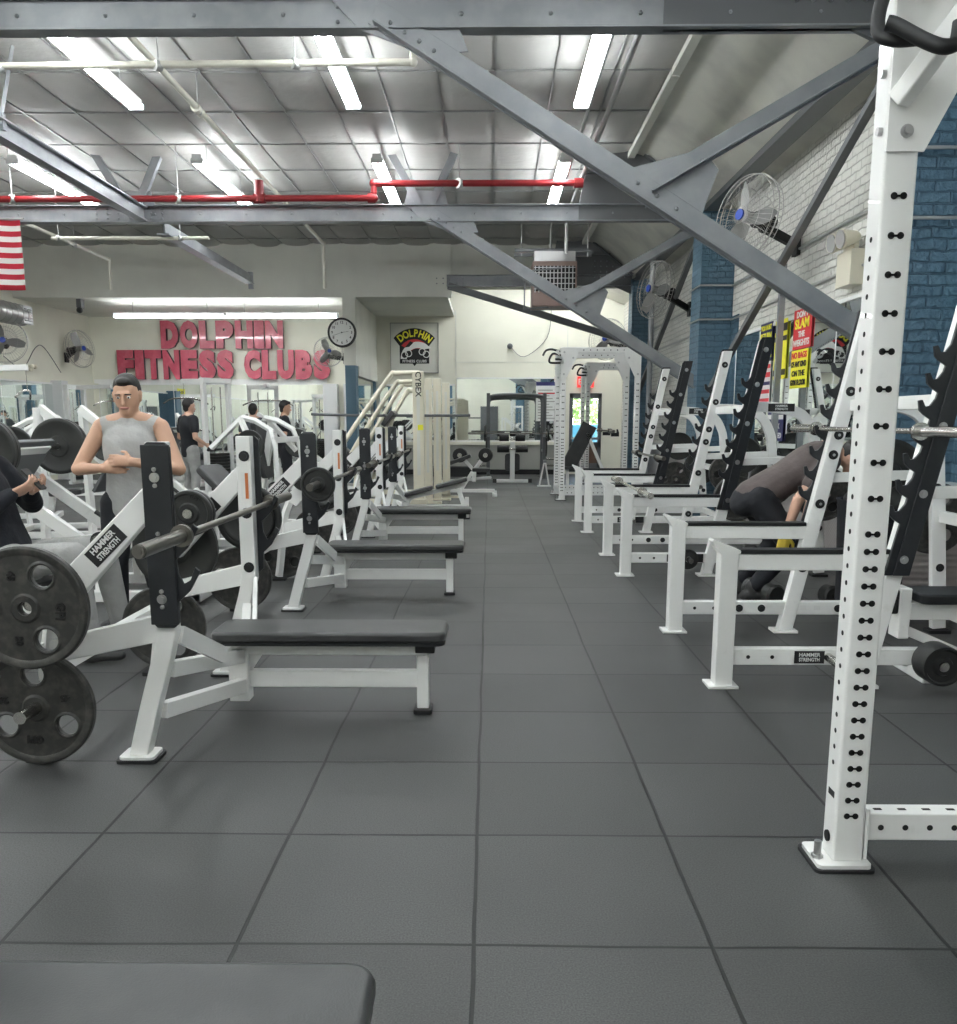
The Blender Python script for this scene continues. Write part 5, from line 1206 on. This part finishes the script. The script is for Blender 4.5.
# ------------------------------------------------------------------ people
def cap(m, p0, p1, r0, r1, side=None, f0=1., f1=None, n=16):
    """rounded tapered limb; cross-section is r along `side` and r*f across it"""
    p0, p1 = V(p0), V(p1); f1 = f0 if f1 is None else f1; d = p1-p0; L = d.length; z = d.normalized()
    s = V(side) if side is not None else z.orthogonal(); s = (s-z*s.dot(z)).normalized(); q = z.cross(s)
    prof = [(-r0*math.cos(a), math.sin(a), 0) for a in (0, .35, .7, 1.05, 1.4)]
    prof = [(u, r0*v, 0.) for u, v, _ in prof]+[(L*t, r0+(r1-r0)*t, t) for t in (.25, .5, .75)]+[(L+r1*math.cos(a), r1*math.sin(a), 1.) for a in (1.4, 1.05, .7, .35, 0)]
    rings = []
    for u, r, t in prof:
        f = f0+(f1-f0)*t; c = p0+z*u
        if r < 1e-5: rings.append([m.b.verts.new(c)])
        else: rings.append([m.b.verts.new(c+s*r*math.cos(2*PI*k/n)+q*r*f*math.sin(2*PI*k/n)) for k in range(n)])
    for A, B in zip(rings, rings[1:]):
        for k in range(n):
            k2 = (k+1) % n
            if len(A) == 1: m.b.faces.new((A[0], B[k2], B[k]))
            elif len(B) == 1: m.b.faces.new((A[k], A[k2], B[0]))
            else: m.b.faces.new((A[k], A[k2], B[k2], B[k]))
def blob(m, name, material, parent, vox=.008, it=4):
    o = m.obj(name, material, parent)
    r = o.modifiers.new('r', 'REMESH'); r.mode = 'VOXEL'; r.voxel_size = vox; r.use_smooth_shade = True
    s = o.modifiers.new('s', 'SMOOTH'); s.iterations = it; s.factor = .5
    return o
def hand(m, wrist, direc, palm_n, thumb_side, curl=.5, sc=1.):
    """palm with four unequal fingers and a side thumb; palm_n is the way the palm faces"""
    w = V(wrist); d = V(direc).normalized(); n = V(palm_n); n = (n-d*n.dot(d)).normalized(); s = V(thumb_side); s = (s-d*s.dot(d)-n*s.dot(n)).normalized()
    cap(m, w, w+d*.075*sc, .030*sc, .038*sc, s, .55, .42)
    for k, (off, ln) in enumerate(((.030, .075), (.010, .084), (-.011, .078), (-.030, .062))):
        base = w+d*.088*sc+s*off*sc; q = d; p = base; r = .0092*sc
        for seg, l in enumerate((.45, .31, .24)):
            a = curl*(.5+.5*seg)+.05*k
            dv = (d*math.cos(a*1.1)+n*math.sin(a*1.1)).normalized() if seg else (d*math.cos(curl*.6)+n*math.sin(curl*.6)).normalized()
            p2 = p+dv*ln*l*sc; cap(m, p, p2, r, r*.9, n=8); p = p2; r *= .9
    b0 = w+d*.025*sc+s*.028*sc; b1 = b0+(d*.6+s*.65+n*.35).normalized()*.042*sc; b2 = b1+(d*.85+n*.45+s*.1).normalized()*.036*sc
    cap(m, b0, b1, .014*sc, .011*sc, n=8); cap(m, b1, b2, .0105*sc, .009*sc, n=8)
def person(label, J, look, skin, shirt, trou, vox=.008, sleeves=True, longsleeve=False, glove=None, hands=True, hairlen=0, curl=.5, wide=1.):
    """J: joints (world). look: direction the face points"""
    o0 = V(((J['ank'][0][0]+J['ank'][1][0])/2, (J['ank'][0][1]+J['ank'][1][1])/2, 0))
    t = thing('person', label, 'person', o0)
    K = {k: ([V(p)-o0 for p in v] if isinstance(v, (list,)) else V(v)-o0) for k, v in J.items() if k not in ('hd', 'pn', 'ts', 'toe')}
    sh, el, wr, hp, kn, an = (K[k] for k in ('sh', 'el', 'wr', 'hip', 'knee', 'ank')); ch, pv, nk, hd = K['chest'], K['pelvis'], K['neck'], K['head']
    lat = (sh[1]-sh[0]).normalized(); lath = (hp[1]-hp[0]).normalized()
    m = MB()
    cap(m, pv, (pv+ch)*.5, .150*wide, .140*wide, lath, .68, .66); cap(m, (pv+ch)*.5, ch, .14*wide, .170*wide, lat, .66, .62); cap(m, ch, nk*.75+ch*.25, .165*wide, .10*wide, lat, .6, .7)
    cap(m, nk-(hd-nk)*.5, hd, .062, .058); cap(m, sh[0]*.85+nk*.15, nk, .062, .058); cap(m, sh[1]*.85+nk*.15, nk, .062, .058)
    for i in (0, 1):
        cap(m, sh[i], el[i], .056, .042); cap(m, el[i], wr[i], .043, .027); cap(m, hp[i], kn[i], .088*wide, .058); cap(m, kn[i]*.65+an[i]*.35, an[i], .060, .038); cap(m, kn[i], an[i], .056, .038)
    # head
    fw = V(look).normalized(); upv = (hd-nk).normalized(); upv = (upv-fw*upv.dot(fw)).normalized(); rt = fw.cross(upv)
    hc = hd+upv*.03
    cap(m, hc-upv*.02, hc+upv*.035-fw*.012, .076, .078, rt, 1.12); cap(m, hc-upv*.085+fw*.045, hc-upv*.02+fw*.02, .036, .068, rt, .9)
    cap(m, hc-upv*.035+fw*.103, hc+upv*.01+fw*.088, .013, .008)                       # nose
    for s_ in (-1, 1): cap(m, hc+rt*s_*.080-upv*.025-fw*.008, hc+rt*s_*.084+upv*.015-fw*.012, .012, .016, fw, .5)   # ears
    cap(m, hc+rt*.03+upv*.025+fw*.078, hc-rt*.03+upv*.025+fw*.078, .012, .012)         # brow
    if hands:
        for i in (0, 1):
            hdv = V(J['hd'][i]) if 'hd' in J else (wr[i]-el[i]); hand(m, wr[i], hdv, J['pn'][i] if 'pn' in J else lat*(1 if i == 0 else -1), J['ts'][i] if 'ts' in J else fw, curl)
    blob(m, 'body', M[skin], t, vox, 3)
    for s_ in (-1, 1):
        m = MB(); e = hc+rt*s_*.031+fw*.0765+upv*.002; m.sph(e, .0105, 8, (1, 1, .8)); eo = m.obj('eye', M['paper'], t)
        m = MB(); m.sph(e+fw*.0062-upv*.001, .006, 8); m.obj('iris', M['eye'], eo)
        m = MB(); cap(m, hc+rt*s_*.016+fw*.093+upv*.022, hc+rt*s_*.047+fw*.080+upv*.019, .0035, .003); m.obj('eyebrow', M['hair'], t)
    m = MB(); cap(m, hc-upv*.062+fw*.083+rt*.02, hc-upv*.062+fw*.083-rt*.02, .007, .007); m.obj('mouth', M['lips'], t)
    m = MB(); cap(m, hc+upv*.035-fw*.030, hc+upv*.06-fw*.022, .084, .080, rt, 1.08); cap(m, hc-fw*.05-upv*.03, hc-fw*.045+upv*.02, .062, .07, rt, .8)
    cap(m, hc+upv*.093+fw*.040, hc+upv*.095-fw*.02, .045, .055, rt, .6)
    blob(m, 'hair', M['hair'], t, max(vox, .008), 2)
    # shirt
    m = MB()
    hem = pv-(ch-pv).normalized()*.05
    cap(m, hem, (pv+ch)*.5, .168*wide, .158*wide, lath, .76, .74); cap(m, (pv+ch)*.5, ch, .158*wide, .186*wide, lat, .74, .70); cap(m, ch, nk*.7+ch*.3, .182*wide, .10*wide, lat, .68, .8)
    for i in (0, 1):
        cap(m, sh[i]*(.9 if sleeves or longsleeve else .80)+nk*(.1 if sleeves or longsleeve else .20), nk*.8+ch*.2, .074 if sleeves or longsleeve else .066, .066)
        if longsleeve: cap(m, sh[i], el[i], .074, .066); cap(m, el[i], wr[i]*.96+el[i]*.04, .066, .042)
        elif sleeves: cap(m, sh[i], sh[i]*.42+el[i]*.58, .074, .070)
    so = blob(m, 'hoodie' if longsleeve else 'shirt', M[shirt], t, max(vox, .011), 14)
    if longsleeve:
        m = MB(); cap(m, nk-fw*.08-lat*.09, nk-fw*.08+lat*.09, .06, .06); cap(m, nk+fw*.02-lat*.06, nk+fw*.02+lat*.06, .05, .05); blob(m, 'hood', M[shirt], t, .012)
    # trousers
    m = MB(); cap(m, pv+(ch-pv).normalized()*.05, pv-(ch-pv).normalized()*.07, .162*wide, .165*wide, lath, .72)
    for i in (0, 1): cap(m, hp[i], kn[i], .108*wide, .078); cap(m, kn[i], an[i]+(kn[i]-an[i]).normalized()*.05, .078, .060)
    blob(m, 'trousers', M[trou], t, max(vox, .012), 4)
    tr = kids_last = None
    for i in (0, 1):
        toe = V(J['toe'][i]).normalized() if 'toe' in J else V((fw.x, fw.y, 0)).normalized()
        m = MB(); a = an[i].copy(); a.z = .045
        cap(m, a-toe*.04, a+toe*.15, .046, .040, toe.cross(V((0, 0, 1))), .95, .7); cap(m, a, an[i]+V((0, 0, .03)), .045, .045); blob(m, 'shoe', M['shoe'], t, .01)
    if glove is not None:
        m = MB(); hdv = V(J['hd'][glove]); cap(m, wr[glove]-hdv.normalized()*.01, wr[glove]+hdv.normalized()*.09, .042, .046, V(J['ts'][glove]), .6)
        hand(m, wr[glove], hdv, J['pn'][glove], J['ts'][glove], curl, 1.18); blob(m, 'work_glove', M['glove'], t, .006, 2)
    return t
# bending man
person('man in taupe shirt and black trousers bending over, gripping a dumbbell with a yellow glove', dict(
    pelvis=(2.02, 6.64, .80), chest=(2.36, 6.62, 1.02), neck=(2.52, 6.60, 1.10), head=(2.63, 6.58, 1.04), sh=[(2.43, 6.42, 1.03), (2.45, 6.80, 1.03)], el=[(2.20, 6.36, .77), (2.48, 6.86, .74)],
    wr=[(2.13, 6.38, .52), (2.40, 6.80, .52)], hip=[(1.99, 6.54, .75), (1.99, 6.74, .75)], knee=[(2.22, 6.50, .42), (2.20, 6.80, .42)], ank=[(1.95, 6.52, .09), (1.93, 6.80, .09)],
    hd=[(-.15, 0, -1), (0, 0, -1)], pn=[(.3, 1, 0), (-1, 0, 0)], ts=[(1, 0, 0), (0, -1, 0)], toe=[(1, -.1, 0), (1, .1, 0)]), (.62, -.12, -.70), 'skin', 'shirtbrown', 'trouser', vox=.0075, glove=0, curl=1.0, wide=1.1)
# standing man
person('man with short dark hair standing, arms folded, in sleeveless grey shirt and black trousers', dict(
    pelvis=(-2.26, 5.62, .84), chest=(-2.25, 5.63, 1.17), neck=(-2.24, 5.62, 1.34), head=(-2.24, 5.59, 1.445), sh=[(-2.43, 5.63, 1.285), (-2.06, 5.63, 1.285)], el=[(-2.56, 5.55, 1.03), (-1.93, 5.55, 1.03)],
    wr=[(-2.36, 5.43, 1.04), (-2.16, 5.40, 1.08)], hip=[(-2.36, 5.62, .80), (-2.16, 5.62, .80)], knee=[(-2.38, 5.58, .44), (-2.13, 5.56, .44)], ank=[(-2.40, 5.64, .09), (-2.11, 5.64, .09)],
    hd=[(1, -.1, .05), (-1, .0, .1)], pn=[(0, 1, -.1), (0, 1, -.2)], ts=[(0, -.1, 1), (0, -.1, 1)], toe=[(-.2, -1, 0), (.2, -1, 0)]), (.12, -1, -.15), 'skin2', 'greyshirt', 'trouser', vox=.006, sleeves=False, curl=.45)
# seated man with a phone
person('seated man in black hoodie and grey sweatpants looking down at a phone', dict(
    pelvis=(-2.70, 4.95, .56), chest=(-2.83, 4.95, .93), neck=(-2.90, 4.95, 1.13), head=(-2.88, 4.95, 1.25), sh=[(-2.84, 4.76, 1.06), (-2.84, 5.14, 1.06)], el=[(-2.72, 4.72, .83), (-2.70, 5.22, .85)],
    wr=[(-2.62, 4.86, .93), (-2.60, 5.03, .93)], hip=[(-2.68, 4.85, .54), (-2.68, 5.05, .54)], knee=[(-2.27, 4.78, .60), (-2.25, 5.10, .60)], ank=[(-2.20, 4.76, .10), (-2.18, 5.14, .10)],
    hd=[(.75, .25, .35), (.75, -.25, .35)], pn=[(-.4, .5, .8), (-.4, -.5, .8)], ts=[(-.3, .8, .5), (-.3, -.8, .5)], toe=[(1, 0, 0), (1, 0, 0)]), (.8, 0, -.6), 'skin', 'hoodie', 'greycloth', vox=.005, longsleeve=True, curl=.75)
m = MB(); m.rbox(-.036, .036, -.0045, .0045, -.075, .075, .01, 'XZ'); o = m.obj('mobile_phone', M['ink'], smooth=False); o.location = (-2.535, 4.945, 1.005); o.rotation_euler = (-.75, 0, PI/2)
tag(o, 'black mobile phone held in both hands of the seated man', 'phone')
t = thing('seat_bench', 'flat bench under the seated man in the black hoodie', 'weight bench', (-2.75, 4.95, 0))
m = MB(); m.rbox(-.6, .28, -.14, .14, .38, .44, .04); m.obj('bench_pad', M['vinyl'], t, bevel=.015)
m = MB(); m.bb(-.5, .2, -.03, .03, .30, .38); m.bb(-.45, -.38, -.03, .03, .03, .3); m.bb(.1, .17, -.03, .03, .03, .3); m.bb(-.47, -.36, -.2, .2, 0, .05); m.bb(.08, .19, -.2, .2, 0, .05); m.obj('frame', M['white'], t, bevel=.006)
def stand(label, x, y, h, ry, shirt, trou, skin='skin'):
    k = h/1.72; R = Matrix.Rotation(ry, 4, 'Z')
    def q(a, b, c): p = R @ V((a*k, b*k, 0)); return (x+p.x, y+p.y, c*k)
    lk = R @ V((0, -1, -.1))
    return person(label, dict(pelvis=q(0, 0, .92), chest=q(0, .01, 1.26), neck=q(0, 0, 1.45), head=q(0, -.03, 1.56), sh=[q(-.19, 0, 1.38), q(.19, 0, 1.38)], el=[q(-.25, .03, 1.10), q(.25, .03, 1.1)], wr=[q(-.2, -.18, .98), q(.2, -.2, 1.0)],
        hip=[q(-.1, 0, .88), q(.1, 0, .88)], knee=[q(-.11, -.03, .48), q(.11, -.03, .48)], ank=[q(-.12, .02, .09), q(.12, .02, .09)]), lk, skin, shirt, trou, vox=.014)
stand('person in charcoal T-shirt seen from behind, facing the mirror under the sign', -4.35, 16.6, 1.62, PI, 'darkgrey', 'trouser')
stand('person in black top beside the leg press, half turned from the camera', -4.75, 14.2, 1.66, 2.4, 'trouser', 'greycloth')
stand('person in black at the machines just before the blue pier', -3.55, 15.6, 1.66, 1.9, 'hoodie', 'trouser', 'skin2')

# ------------------------------------------------------------------ world and view
w = bpy.data.worlds.new('world'); SC.world = w; w.use_nodes = True
nt = w.node_tree; bg = nt.nodes['Background']
sky = nt.nodes.new('ShaderNodeTexSky'); sky.sky_type = 'NISHITA' if hasattr(sky, 'sky_type') else sky.sky_type
sky.sun_elevation = D2(40); sky.sun_rotation = D2(200); sky.sun_disc = False
nt.links.new(sky.outputs[0], bg.inputs['Color']); bg.inputs['Strength'].default_value = 1.0
SC.view_settings.view_transform = 'Standard'; SC.view_settings.look = 'None'; SC.view_settings.gamma = 1; SC.view_settings.use_curve_mapping = False
SC.view_settings.exposure = 1.15
SC.cycles.max_bounces = 8; SC.cycles.use_light_tree = True
try: SC.cycles.use_denoising = True
except Exception: pass
